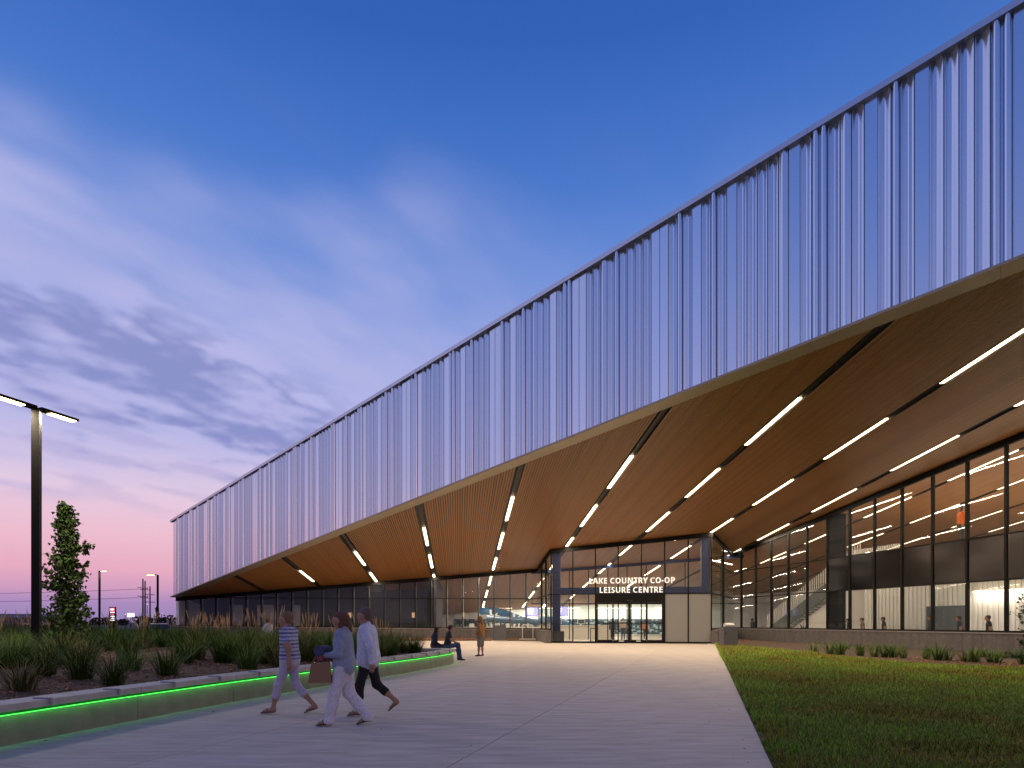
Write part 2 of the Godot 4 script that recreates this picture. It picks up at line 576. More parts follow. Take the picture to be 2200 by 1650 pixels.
func cladding(house: Node) -> void:
	# profile pieces as [width, points of (along, proud)]
	var flat := [0.335, [[0.0, -0.07], [0.012, -0.07], [0.014, 0.0], [0.325, 0.0], [0.327, -0.07], [0.335, -0.07]]]
	var flat2 := [0.30, [[0.0, -0.07], [0.012, -0.07], [0.014, 0.0], [0.29, 0.0], [0.292, -0.07], [0.30, -0.07]]]
	var wave := [0.325, [[0.0, -0.07], [0.011, -0.07], [0.013, 0.0], [0.025, 0.0]]]
	for i in 13:
		var u := i / 12.0
		wave[1].append([0.026 + 0.275 * u, 0.0 - 0.082 * sin(PI * pow(u, 1.3))])
	wave[1] += [[0.305, 0.0], [0.316, 0.0], [0.318, -0.07], [0.325, -0.07]]
	var swell := [0.30, [[0.0, -0.07], [0.011, -0.07], [0.013, 0.0], [0.03, 0.0]]]
	for i in 11:
		var u := i / 10.0
		swell[1].append([0.035 + 0.235 * u, 0.06 * sin(PI * u)])
	swell[1] += [[0.28, 0.0], [0.29, 0.0], [0.292, -0.07], [0.30, -0.07]]
	var tube := [0.225, [[0.0, -0.05], [0.02, -0.05]]]
	for i in 13:
		var a := PI * i / 12.0
		tube[1].append([0.1125 - 0.088 * cos(a), -0.01 + 0.105 * sin(a)])
	tube[1] += [[0.205, -0.05], [0.225, -0.05]]
	var kinds := {"F": flat, "G": flat2, "W": wave, "S": swell, "T": tube}
	# the run of panels as it stands, read from right to left, then repeated with changes
	var run := "FFTTWWWWFWTWFWSWTTWFSWWWWFWTWFWTWFFWWWWTWSWWFFTTWFWWSWTWFWTFFWWWTWFWTTFWWSWWFTWFFWWTWTWFWWWFTTWFWTW"
	var f2 := Vector2(FDX, -1.0).normalized()
	var nn := Vector2(-f2.y, f2.x)
	if nn.dot(Vector2(-1, -1)) < 0.0: nn = -nn
	var total := 47.5 * sqrt(FDX * FDX + 1.0)
	# where the first listed panel ends: at the right edge of the photograph
	var s := 36.1 * sqrt(FDX * FDX + 1.0) + 0.2
	var start := s
	# extend to the right first
	var seq := []
	var x := start
	var j := 0
	while x < total:
		var kd: Array = kinds["FWTWFSWWTF"[j % 10]]
		seq.append([x, kd]); x += kd[0]; j += 1
	x = start
	j = 0
	while x > 0.35:
		var kd: Array = kinds[run[j % run.length()]]
		x -= kd[0]
		seq.append([maxf(x, 0.0), kd]); j += 1
	var slope := 6.95 / 35.9 / sqrt(FDX * FDX + 1.0)
	var back := MB.new()
	var bq := func(sv: float, off: float) -> Vector2: return Vector2(FX, FD) + f2 * sv + nn * off
	var ring := []
	var top := []
	for e in [[0.0, -0.14], [total, -0.14], [total, -0.40], [0.0, -0.40]]:
		var p: Vector2 = bq.call(e[0], e[1])
		var y := 3.70 + slope * float(e[0])
		ring.append(P(p.x, y + 0.02, p.y)); top.append(P(p.x, y + BOX_H - 0.02, p.y))
	back.prism(ring, top)
	var root := obj("metal_facade", back, M.frame, house)
	for e in seq:
		var kd: Array = e[1]
		var m := MB.new()
		m.col = Color(1, 1, 1) * rng.randf_range(0.95, 1.0)
		var pts: Array = kd[1]
		var smooth: bool = pts.size() > 7
		var at := m.v.size()
		# normals per point
		for i in pts.size():
			var sv: float = float(e[0]) + float(kd[0]) - float(pts[i][0])
			var p: Vector2 = bq.call(sv, pts[i][1])
			var y0 := 3.70 + slope * sv + 0.04
			var y1 := 3.70 + slope * sv + BOX_H - 0.12
			var a: Array = pts[maxi(i - 1, 0)]
			var b: Array = pts[mini(i + 1, pts.size() - 1)]
			var du: float = -(b[0] - a[0])
			var dp: float = b[1] - a[1]
			var t2: Vector2 = (f2 * du + nn * dp).normalized()
			var n2 := Vector2(-t2.y, t2.x)
			if n2.dot(nn) < 0.0: n2 = -n2
			var n3 := Vector3(n2.x, 0, -n2.y)
			m.v.append(P(p.x, y0, p.y)); m.v.append(P(p.x, y1, p.y))
			m.n.append(n3); m.n.append(n3)
			m.c.append(m.col); m.c.append(m.col)
		if smooth:
			for i in pts.size() - 1:
				var q := at + i * 2
				for tr in [[q, q + 1, q + 2], [q + 1, q + 3, q + 2]]:
					var g: Vector3 = (m.v[tr[1]] - m.v[tr[0]]).cross(m.v[tr[2]] - m.v[tr[0]])
					if g.dot(m.n[tr[0]] + m.n[tr[1]] + m.n[tr[2]]) > 0.0:
						m.ix.append_array(PackedInt32Array([tr[0], tr[2], tr[1]]))
					else:
						m.ix.append_array(PackedInt32Array([tr[0], tr[1], tr[2]]))
		else:
			var vv := m.v
			m.v = PackedVector3Array(); m.n = PackedVector3Array(); m.c = PackedColorArray()
			for i in pts.size() - 1:
				m.face([vv[i * 2], vv[i * 2 + 1], vv[i * 2 + 3], vv[i * 2 + 2]], (vv[0] + vv[vv.size() - 1]) * 0.5 + Vector3(-nn.x, 0, nn.y) * 0.5)
		obj("cladding_panel", m, M.metal, root)
	# coping along the top and bronze trim along the bottom edge
	var cop := MB.new()
	var trim := MB.new()
	var pieces := 16
	for i in pieces:
		var s0 := total * i / pieces
		var s1 := total * (i + 1) / pieces
		for side in 2:
			var mb: MB = cop if side == 0 else trim
			var b4 := []
			var t4 := []
			for e in [[s0 + 0.004, 0.125], [s1 - 0.004, 0.125], [s1 - 0.004, -0.62], [s0 + 0.004, -0.62]]:
				var off: float = e[1]
				var p: Vector2 = bq.call(e[0], off if side == 0 else (off if off < 0 else 0.115))
				var y := 3.70 + slope * float(e[0])
				if side == 0:
					b4.append(P(p.x, y + BOX_H - 0.13, p.y)); t4.append(P(p.x, y + BOX_H + 0.05, p.y))
				else:
					b4.append(P(p.x, y - 0.045, p.y)); t4.append(P(p.x, y + 0.035, p.y))
			mb.prism(b4, t4)
	obj("coping", cop, M.coping, root)
	obj("edge_trim", trim, M.fascia, root)


func light_runs(k: int) -> Array:
	# lit lengths of a strip as [from, to] in metres behind the edge
	var runs := []
	var a := 5.45
	for i in 9:
		runs.append([a, a + 4.1])
		a += 6.9
	return runs


func soffit(house: Node) -> void:
	var deck := MB.new()
	# dark deck over the slats, and the roof above it
	var corners := [P(FX + FDX * 48.0 + 0.4, 0, FD - 48.0 + 0.4), P(FX + 0.28, 0, FD + 0.32), P(-31.0, 0, BACK + 0.3), P(46.0, 0, BACK + 0.3), P(46.0, 0, FD - 48.0)]
	var lo := []
	var hi := []
	for p in corners:
		lo.append(Vector3(p.x, soffit_y(p.x, -p.z) + 0.10, p.z))
		hi.append(Vector3(p.x, soffit_y(p.x, -p.z) + 0.25, p.z))
	deck.prism(lo, hi)
	var root := obj("soffit", deck, M.channel, house)
	var roof := MB.new()
	lo = []; hi = []
	for p in corners:
		lo.append(Vector3(p.x, soffit_y(p.x, -p.z) + BOX_H - 0.35, p.z + (-0.3 if p.x < 40 and p.z > -70 else 0.0)))
		hi.append(Vector3(p.x, soffit_y(p.x, -p.z) + BOX_H - 0.10, p.z + (-0.3 if p.x < 40 and p.z > -70 else 0.0)))
	roof.prism(lo, hi)
	obj("roof", roof, M.asphalt, house)
	# slats
	var pitch := 0.124
	var qs := []
	for k in 13: qs.append(strip_q(k))
	var near_mb := MB.new()
	var j := 0
	var q := -24.1
	var singles := 0
	while q < 50.0:
		var d0 := maxf(near_d(q), 3.2) + 0.86
		var d1 := BACK
		if q < -8.0: d1 = 51.2 + 0.0
		var skip := false
		for s in qs:
			if q + 0.089 > s - STRIP_W * 0.5 and q < s + STRIP_W * 0.5: skip = true
		if not skip and d1 - d0 > 0.3:
			var single: bool = q > -15.3 and q < 23.5 and singles < 300
			var mb: MB = MB.new() if single else near_mb
			var tone := rng.randf_range(0.78, 1.12)
			mb.col = Color(tone, tone * rng.randf_range(0.95, 1.03), tone * rng.randf_range(0.9, 1.05))
			mb.prism([on_soffit(q, d0), on_soffit(q + 0.089, d0 - 0.0), on_soffit(q + 0.089, d1), on_soffit(q, d1)], [on_soffit(q, d0, 0.035), on_soffit(q + 0.089, d0, 0.035), on_soffit(q + 0.089, d1, 0.035), on_soffit(q, d1, 0.035)])
			if single:
				obj("slat", mb, M.wood, root)
				singles += 1
		q += pitch
	obj("slat", near_mb, M.wood, root).set_meta("kind", "stuff")
	# light strips in black channels
	var along := (on_soffit(0, 60) - on_soffit(0, 20)).normalized()
	var down := -(on_soffit(1, 20) - on_soffit(0, 20)).cross(along).normalized()
	if down.y > 0: down = -down
	for k in 13:
		var sq := strip_q(k)
		var d_edge := near_d(sq)
		var ch := MB.new()
		var d0 := maxf(d_edge, 3.2) + 0.86
		var d1 := BACK if sq > -8.0 else 51.2
		for side in [-1, 1]:
			var c0: float = sq + STRIP_W * 0.5 * side - 0.008
			ch.prism([on_soffit(c0, d0, -0.002), on_soffit(c0 + 0.016, d0, -0.002), on_soffit(c0 + 0.016, d1, -0.002), on_soffit(c0, d1, -0.002)], [on_soffit(c0, d0, 0.098), on_soffit(c0 + 0.016, d0, 0.098), on_soffit(c0 + 0.016, d1, 0.098), on_soffit(c0, d1, 0.098)])
		obj("light_channel", ch, M.channel, root)
		if k == 0: continue
		for r in light_runs(k):
			var a: float = d_edge + r[0]
			var b: float = d_edge + r[1]
			if a < 8.0 or b > 73.0: continue
			# stop at the glass and start again behind it
			var wall_d := 50.4 - 0.06 * (sq - 0.088 * 50.0)
			var xm := sq - 0.088 * 42.0
			if xm > 2.9 and xm < 13.5: wall_d = 43.0 - 0.155 * (xm - 2.74)
			elif xm >= 13.5: wall_d = 48.6 - (sq - 0.088 * 40.0 - 17.76) * 4.2
			if k <= 2 and b > wall_d:
				b = wall_d - 0.4
			if k <= 3 and a > 50.0: continue
			if k >= 8 and (a > 51.0 or (k >= 10 and r[0] < 26.0)): continue
			if a < wall_d and b > wall_d: b = wall_d - 0.25
			if b - a < 0.4: continue
			var inside := a > wall_d
			var mb := MB.new()
			var w := 0.08
			mb.prism([on_soffit(sq - w, a, 0.02), on_soffit(sq + w, a, 0.02), on_soffit(sq + w, b, 0.02), on_soffit(sq - w, b, 0.02)], [on_soffit(sq - w, a, 0.07), on_soffit(sq + w, a, 0.07), on_soffit(sq + w, b, 0.07), on_soffit(sq - w, b, 0.07)])
			obj("light_strip", mb, M.strip_in if inside else M.strip, root)
			var mid := on_soffit(sq, (a + b) * 0.5, 0.005)
			area_light("soffit_light", mid, along, down, Vector2(0.10, b - a), ((LAMP_IN * (1.9 if k < 8 else 1.35)) if inside else LAMP_OUT * (0.55 if k == 1 else 1.0)) * (b - a) / 4.3, Color(1.0, 0.80, 0.58).linear_to_srgb() if not inside else Color(1.0, 0.86, 0.68).linear_to_srgb())


const LAMP_OUT := 26.0
const LAMP_IN := 11.0


func text_part(called: String, words: String, cap: float, at: Vector3, turn: float, m: Material, parent: Node, depth := 0.04) -> void:
	var f := SystemFont.new()
	f.font_names = PackedStringArray(["Droid Sans"])
	f.font_weight = 700
	var tm := TextMesh.new()
	tm.text = words
	tm.font = f
	tm.font_size = 32
	tm.pixel_size = cap / 23.0
	tm.depth = depth
	tm.curve_step = 2.0
	var o := obj(called, tm, m, parent)
	o.position = at
	o.rotation.y = turn


func entrance(house: Node) -> void:
	var a := E0
	var b := E1
	var len := a.distance_to(b)
	var f := (b - a).normalized()
	var nn := outward(a, b)
	var mod := len / 7.0
	var ts := []
	for i in range(1, 7): ts.append(mod * i)
	var fill := {"2,0": "none", "3,0": "none", "4,0": "none", "5,0": "frost", "6,0": "frost"}
	var cw := curtain(house, "entrance_glazing", a, b, [0.05] + ts + [len - 0.05], [[FLOOR, FLOOR], [3.53, 3.53]], {"fill": {"3,0": "none", "4,0": "none", "5,0": "none", "6,0": "frost", "7,0": "frost"}, "mullion": 0.08, "glass": M.dark_glass})
	# the three mullions that would cross the doors stop above them: door frame covers their place
	var d0 := mod * 2.0 - 0.04
	var d1 := mod * 5.0 + 0.04
	var fr := MB.new()
	wall_block(fr, a, b, d0, d0 + 0.16, [FLOOR, FLOOR], [3.52, 3.52], -0.16, 0.10)
	wall_block(fr, a, b, d1 - 0.16, d1, [FLOOR, FLOOR], [3.52, 3.52], -0.16, 0.10)
	wall_block(fr, a, b, d0 + 0.16, d1 - 0.16, [2.95, 2.95], [3.52, 3.52], -0.16, 0.10)
	wall_block(fr, a, b, (d0 + d1) * 0.5 - 0.06, (d0 + d1) * 0.5 + 0.06, [FLOOR, FLOOR], [2.949, 2.949], -0.16, 0.10)
	wall_block(fr, a, b, d0 + 0.16, d1 - 0.16, [FLOOR, FLOOR], [FLOOR + 0.02, FLOOR + 0.02], -0.158, 0.098)
	var door := obj("sliding_door", fr, M.frame, house)
	var half := (d1 - d0 - 0.44) * 0.5
	for s in 2:
		var w0: float = d0 + 0.16 + (half + 0.12) * s
		for l in 2:
			var t0: float = w0 + half * 0.5 * l + 0.01
			var t1: float = w0 + half * 0.5 * (l + 1) - 0.01
			var leaf := MB.new()
			var off: float = -0.05 if l == s else 0.02
			wall_block(leaf, a, b, t0, t0 + 0.06, [0.15, 0.15], [2.94, 2.94], off - 0.02, off + 0.02)
			wall_block(leaf, a, b, t1 - 0.06, t1, [0.15, 0.15], [2.94, 2.94], off - 0.02, off + 0.02)
			wall_block(leaf, a, b, t0 + 0.06, t1 - 0.06, [0.15, 0.15], [0.33, 0.33], off - 0.02, off + 0.02)
			wall_block(leaf, a, b, t0 + 0.06, t1 - 0.06, [1.46, 1.46], [1.54, 1.54], off - 0.02, off + 0.02)
			wall_block(leaf, a, b, t0 + 0.06, t1 - 0.06, [2.82, 2.82], [2.94, 2.94], off - 0.02, off + 0.02)
			obj("door_leaf", leaf, M.frame, door)
			for r in [[0.33, 1.46], [1.54, 2.82]]:
				var pm := MB.new()
				wall_block(pm, a, b, t0 + 0.05, t1 - 0.05, [r[0], r[0]], [r[1], r[1]], off - 0.004, off + 0.004)
				obj("pane", pm, M.glass, door)
			if l != s:
				var st := MB.new()
				wall_block(st, a, b, t0 + 0.38, t0 + 0.75, [0.20, 0.20], [0.28, 0.28], off + 0.0205, off + 0.024)
				obj("door_sticker", st, M.white, door)
	# door sensor
	var sens := MB.new()
	wall_block(sens, a, b, (d0 + d1) * 0.5 - 0.2, (d0 + d1) * 0.5 + 0.2, [3.02, 3.02], [3.10, 3.10], 0.10, 0.16)
	obj("door_sensor", sens, M.black, door)
	# navy steel frame just inside the glass
	var nv := MB.new()
	wall_block(nv, a, b, 0.10, 0.66, [FLOOR, FLOOR], [wall_top(a, b, 0.3, 0.12), wall_top(a, b, 0.6, 0.12)], -0.75, -0.25)
	wall_block(nv, a, b, len - 0.66, len - 0.10, [FLOOR, FLOOR], [wall_top(a, b, len - 0.6, 0.12), wall_top(a, b, len - 0.1, 0.12)], -0.75, -0.25)
	wall_block(nv, a, b, 0.66, len - 0.66, [3.56, 3.56], [4.02, 4.02], -0.70, -0.26)
	obj("steel_portal", nv, M.navy, house)
	for t in [[0.12, 0.95], [len - 0.95, len - 0.12]]:
		var bb := MB.new()
		wall_block(bb, a, b, t[0], t[1], [FLOOR, FLOOR], [0.92, 0.92], -0.24, -0.10)
		obj("base_box", bb, M.black, house)
	# lettering fixed in front of the glass
	var turn := atan2(nn.x, -nn.y)
	var c2: Vector2 = a + f * (len * 0.5 + 0.12) + nn * 0.14
	text_part("sign_lettering", "LAKE COUNTRY CO-OP", 0.40, P(c2.x, 4.445, c2.y), turn, M.letter, cw)
	text_part("sign_lettering", "LEISURE CENTRE", 0.40, P(c2.x - 0.05, 3.80, c2.y + 0.0), turn, M.letter, cw)
	# glass returns on both sides of the entrance
	var la := L1.distance_to(E0)
	curtain(house, "side_glazing", L1, E0, [la * 0.34, la * 0.68], [[0.98, 0.98], [3.53, 3.53]], {"glass": M.tint_glass})
	plinth(house, L1, E0, -0.1, [0.98, 0.98], 0.45)
	var lb := E1.distance_to(R0)
	curtain(house, "side_glazing", E1, R0, [lb * 0.5], [[1.05, 1.05], [3.53, 3.5], [5.55, 5.55]], {"glass": M.tint_glass})
	plinth(house, E1, R0, -0.1, [1.05, 1.05], 0.45)
	# end pier of the plinth beside the entrance on either side
	for s in [[L1, E0], [R0, E1]]:
		var pm := MB.new()
		var pf: Vector2 = (s[1] - s[0]).normalized()
		wall_block(pm, s[0], s[1], s[0].distance_to(s[1]) - 0.05, s[0].distance_to(s[1]) + 0.42, [-0.1, -0.1], [0.96, 0.96], 0.02, 0.45)
		obj("plinth_pier", pm, M.plinth, house)
	# inner glazed screen of the lobby
	var ia := Vector2(1.6, 50.4)
	var ib := Vector2(19.0, 49.6)
	var lc := ia.distance_to(ib)
	var its := []
	for i in range(1, 11): its.append(lc * i / 11.0)
	var frm := MB.new()
	wall_block(frm, ia, ib, 0, lc, [wall_top(ia, ib, 0, 0.25), wall_top(ia, ib, lc, 0.25)], [wall_top(ia, ib, 0, 0.0), wall_top(ia, ib, lc, 0.0)], -0.05, 0.05)
	wall_block(frm, ia, ib, 0, lc, [3.05, 3.05], [3.13, 3.13], -0.05, 0.05)
	var scr := obj("inner_screen", frm, M.navy, house)
	for t in its:
		var mm := MB.new()
		wall_block(mm, ia, ib, t - 0.035, t + 0.035, [FLOOR, FLOOR], [wall_top(ia, ib, t, 0.25), wall_top(ia, ib, t, 0.25)], -0.05, 0.05)
		obj("mullion", mm, M.frame, scr)


func side_walls(house: Node) -> void:
	# long glazed wall on the left
	var len := L0.distance_to(L1)
	var ts := []
	var t := len - 0.95
	while t > 0.6:
		ts.push_front(t)
		t -= 1.315
	curtain(house, "left_glazing", L0, L1, ts, [[1.24, 0.98], [3.645, 3.48]], {"lit_side": true, "mullion": 0.06, "glass": M.dark_glass})
	plinth(house, L0, L1, -0.1, [1.24, 0.98], 0.45)
	# long glazed wall on the right, with the dark floor band
	var lr := R0.distance_to(R1)
	var fr := (R1 - R0).normalized()
	var rts := []
	var fill := {}
	var d := 47.5
	var i := 1
	while d > 10.4:
		var tt := (48.6 - d) / -fr.y
		rts.append(tt)
		if d < 39.0 and d > 11.0: fill["%d,1" % i] = "spandrel"
		d -= 1.822
		i += 1
	var cw := curtain(house, "right_glazing", R0, R1, rts, [[1.08, 1.08], [3.49, 3.49], [5.57, 5.57]], {"fill": fill, "mullion": 0.115, "glass": M.dark_glass})
	plinth(house, R0, R1, -0.2, [1.08, 1.08], 0.48)
	for tt in [(48.6 - 38.45) / -fr.y]:
		var col := MB.new()
		wall_block(col, R0, R1, tt, tt + 0.75, [FLOOR, FLOOR], [wall_top(R0, R1, tt, 0.2), wall_top(R0, R1, tt + 0.75, 0.2)], -0.75, -0.15)
		obj("column", col, M.frame, cw)
	# solid end and back walls
	var sh := MB.new()
	var ends := [[Vector2(FX + 0.25, FD + 0.45), Vector2(-30.6, BACK)], [Vector2(-30.6, BACK), Vector2(45.6, BACK)], [Vector2(45.6, BACK), Vector2(45.6, 4.0)]]
	for e in ends:
		var l: float = e[0].distance_to(e[1])
		wall_block(sh, e[0], e[1], 0, l, [-0.2, -0.2], [soffit_y(e[0].x, e[0].y) + 0.08, soffit_y(e[1].x, e[1].y) + 0.08], -0.1, 0.1)
	obj("outer_wall", sh, M.rough, house)
	# end of the metal box on the left and the closing wall on the far right
	var en := MB.new()
	en.col = Color(0.5, 0.5, 0.55)
	var p0 := Vector2(FX + 0.05, FD + 0.3)
	var p1 := Vector2(-30.9, BACK)
	wall_block(en, p0, p1, 0, p0.distance_to(p1), [3.74, soffit_y(p1.x, p1.y)], [3.7 + BOX_H - 0.3, soffit_y(p1.x, p1.y) + BOX_H - 0.3], -0.05, 0.05)
	obj("box_end", en, M.metal, house)
	var cl := MB.new()
	var c0 := Vector2(R1.x - 0.1, 10.0)
	wall_block(cl, c0, Vector2(45.5, 10.0), 0, 45.5 - c0.x, [-0.2, -0.2], [soffit_y(c0.x, 10) + 0.05, soffit_y(45.5, 10) + 0.05], -0.1, 0.1)
	obj("closing_wall", cl, M.plinth, house)


func interior(house: Node) -> void:
	# floor slab inside
	var fl := MB.new()
	var plan := [L0 + Vector2(0.3, 0.15), L1 + Vector2(-0.1, 0.15), E0 + Vector2(0.05, 0.1), E1 + Vector2(-0.1, 0.1), R0 + Vector2(0.15, 0.05), R1 + Vector2(0.2, 0.1), Vector2(45.5, 10.1), Vector2(45.5, BACK - 0.1), Vector2(-30.4, BACK - 0.1)]
	var pk := PackedVector2Array()
	for p in plan: pk.append(p)
	var tri := Geometry2D.triangulate_polygon(pk)
	for i in range(0, tri.size(), 3):
		var q := []
		for k in 3: q.append(P(pk[tri[i + k]].x, FLOOR, pk[tri[i + k]].y))
		fl.face(q, q[0] + Vector3.DOWN)
	obj("floor", fl, M.floor, house)
	# dark rooms behind the left wall, white hall behind
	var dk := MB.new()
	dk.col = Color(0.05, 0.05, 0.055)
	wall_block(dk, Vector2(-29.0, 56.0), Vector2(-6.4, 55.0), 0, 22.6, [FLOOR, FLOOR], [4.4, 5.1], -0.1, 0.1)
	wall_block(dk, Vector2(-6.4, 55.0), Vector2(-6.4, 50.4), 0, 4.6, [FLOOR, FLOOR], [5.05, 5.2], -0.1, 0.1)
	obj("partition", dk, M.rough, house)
	var lit := MB.new()
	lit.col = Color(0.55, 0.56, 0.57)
	for s in [[-25.3, 1.2], [-22.6, 1.5], [-19.7, 0.6], [-17.6, 0.5]]:
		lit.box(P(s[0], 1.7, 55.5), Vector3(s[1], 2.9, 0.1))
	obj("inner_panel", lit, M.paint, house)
	var bw := MB.new()
	bw.col = Color(0.80, 0.80, 0.76)
	bw.box(P(8, 2.9, BACK - 0.35), Vector3(30, 1.9, 0.1))
	obj("pool_hall_wall", bw, M.paint, house)
	var tl := MB.new()
	for i in 118:
		for j in 9:
			var g := rng.randf()
			tl.col = Color(0.03, 0.05, 0.06) if g < 0.72 else (Color(0.35, 0.40, 0.42) if g < 0.9 else Color(0.10, 0.16, 0.2))
			tl.box(P(-6.9 + i * 0.25, 0.24 + j * 0.2, BACK - 0.34), Vector3(0.24, 0.19, 0.06))
	var tiles := obj("wall_tile", tl, M.tile, house)
	tiles.set_meta("kind", "stuff")
	for x in [-3.0, 5.0, 13.0, 20.0]:  # glowing bars and lamps added to brighten the pool hall wall
		var lm := MB.new()
		lm.box(P(x, 3.22, BACK - 2.2), Vector3(6.0, 0.06, 0.16))
		obj("ceiling_light", lm, M.strip_in, house)
		area_light("added_pool_lamp", P(x, 3.17, BACK - 2.2), Vector3.RIGHT, Vector3(0, -1, -0.7), Vector2(0.16, 6.0), 26.0, Color(0.96, 1.0, 0.92))
	# low white wall round the pool
	var lw := MB.new()
	lw.col = Color(0.72, 0.70, 0.64)
	lw.box(P(-1.0, 0.62, 58.5), Vector3(9.0, 1.0, 0.25))
	obj("low_wall", lw, M.paint, house)
	# lobby side wall on the right, behind the frosted panes, and the stair wing
	var wing := (R1 - R0).normalized()
	var inn := -outward(R0, R1)
	var w0 := R0 + inn * 7.5 + wing * 2.0
	var w1 := R1 + inn * 7.5
	var sl := MB.new()
	var wl := w0.distance_to(w1)
	var k := int(wl / 0.16)
	for i in k:
		sl.col = Color(0.70, 0.68, 0.62) * (1.0 if i % 2 == 0 else 0.93)
		wall_block(sl, w0, w1, wl * i / k, wl * (i + 0.82) / k, [FLOOR, FLOOR], [5.04, 5.04], -0.05, 0.06 if i % 2 == 0 else 0.02)
	var slats := obj("ribbed_wall", sl, M.paint, house)
	slats.set_meta("kind", "stuff")
	var sb := MB.new()
	sb.col = Color(0.3, 0.29, 0.27)
	wall_block(sb, w0, w1, 0, wl, [FLOOR, FLOOR], [5.04, 5.04], -0.2, -0.06)
	obj("ribbed_wall_core", sb, M.rough, house)
	# upper floor
	var uf := MB.new()
	var u0 := R0 + wing * 10.6 + inn * 0.35
	var ring := []
	var top := []
	for p in [u0, R1 + inn * 0.35, R1 + inn * 18.0, u0 + inn * 22.0]:
		ring.append(P(p.x, 5.06, p.y)); top.append(P(p.x, 5.40, p.y))
	uf.prism(ring, top)
	obj("upper_floor", uf, M.white, house)
	# recessed lit niches in the ribbed wall, white doors, dark opening
	for e in [[14.5, 2.6], [19.6, 2.2], [23.6, 1.6]]:
		var dm := MB.new()
		dm.col = Color(0.42, 0.41, 0.38)
		wall_block(dm, w0, w1, e[0], e[0] + e[1], [FLOOR, FLOOR], [2.7, 2.7], 0.065, 0.11)
		obj("inner_door", dm, M.paint, house)
	for e in [[12.0, 5.0], [18.8, 5.2], [25.0, 4.0]]:
		var cm := MB.new()
		wall_block(cm, w0, w1, e[0], e[0] + e[1], [3.35, 3.35], [3.43, 3.43], 0.2, 0.32)
		obj("cove_light", cm, M.cove, house)
		var pm: Vector2 = w0 + (w1 - w0).normalized() * (e[0] + e[1] * 0.5) + outward(w0, w1) * 0.36
		area_light("cove_lamp", P(pm.x, 3.33, pm.y), Vector3((w1 - w0).normalized().x, 0, -(w1 - w0).normalized().y), Vector3(-outward(w0, w1).x, -1.2, outward(w0, w1).y), Vector2(0.1, e[1]), 10.0, Color(1.0, 0.86, 0.70).linear_to_srgb())
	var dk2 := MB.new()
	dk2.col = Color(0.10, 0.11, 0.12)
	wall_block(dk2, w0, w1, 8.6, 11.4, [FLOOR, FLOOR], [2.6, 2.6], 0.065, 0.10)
	obj("inner_door", dk2, M.gloss, house)
	# ceiling lamps under the upper floor
	for i in 4:
		var pp: Vector2 = R0 + wing * (13.0 + i * 5.0) + inn * 4.0
		var lm := MB.new()
		var wv := Vector3(wing.x, 0, -wing.y)
		lm.bar(P(pp.x, 5.03, pp.y) - wv * 1.5, P(pp.x, 5.03, pp.y) + wv * 1.5, 0.12, 0.05)
		obj("ceiling_light", lm, M.strip_in, house)
		area_light("ceiling_lamp", P(pp.x, 4.98, pp.y), wv, Vector3.DOWN, Vector2(0.12, 3.0), 11.0, Color(1.0, 0.88, 0.72).linear_to_srgb())
	# stair rising along the right wall
	var s0: Vector2 = R0 + wing * 0.9 + inn * 2.4
	var s1: Vector2 = R0 + wing * 10.6 + inn * 2.4
	var st := MB.new()
	st.col = Color(0.085, 0.10, 0.095)
	var n_step := 30
	var side: Vector2 = inn * 1.7
	var dir := (s1 - s0)
	for sd in [0.0, 1.0]:
		var c: Vector2 = side * sd
		var p0: Vector2 = s0 + c
		var p1: Vector2 = s1 + c
		wall_block(st, p0, p1, 0, p0.distance_to(p1), [FLOOR - 0.1, 4.75], [FLOOR + 0.85, 5.75], -0.04, 0.04)
	var stair := obj("staircase", st, M.paint, house)
	for i in n_step:
		var q0: Vector2 = s0 + dir * (i / float(n_step))
		var q1: Vector2 = s0 + dir * ((i + 1) / float(n_step))
		var y: float = lerpf(FLOOR, 5.4, (i + 1) / float(n_step))
		var stp := MB.new()
		stp.col = Color(0.5, 0.5, 0.48)
		var a4 := []
		var b4 := []
		for p in [q0, q1, q1 + side, q0 + side]:
			a4.append(P(p.x, y - 0.06, p.y)); b4.append(P(p.x, y, p.y))
		stp.prism(a4, b4)
		obj("step", stp, M.paint, stair)
	var nb := 44
	for i in nb:
		var p: Vector2 = s0 + dir * ((i + 0.5) / nb) - inn * 0.0
		var yb: float = lerpf(FLOOR + 0.9, 5.8, (i + 0.5) / nb)
		var bl := MB.new()
		bl.col = Color(0.74, 0.72, 0.66)
		bl.box(P(p.x, yb + 0.52, p.y), Vector3(0.035, 1.06, 0.04), Basis(Vector3.UP, 0.2))
		obj("baluster", bl, M.paint, stair)
	var under := MB.new()
	under.col = Color(0.66, 0.65, 0.60)
	wall_block(under, s0 + inn * 0.3, s1 + inn * 0.3, 1.5, s0.distance_to(s1), [FLOOR, FLOOR], [FLOOR + 0.3, 4.6], -0.05, 0.05)
	obj("stair_wall", under, M.paint, stair)
	# railing on the upper floor
	var rl := MB.new()
	rl.col = Color(0.7, 0.69, 0.64)
	var r0: Vector2 = u0 + inn * 1.2
	for i in 24:
		var p: Vector2 = r0 + wing * (i * 0.16)
		rl.box(P(p.x, 5.76, p.y), Vector3(0.05, 0.7, 0.05))
	obj("upper_railing", rl, M.paint, house)


func build_house() -> void:
	var house := thing("leisure_centre", "long leisure centre with ribbed silver metal facade above a wooden canopy and glazed entrance", "building")
	cladding(house)
	soffit(house)
	entrance(house)
	side_walls(house)
	interior(house)


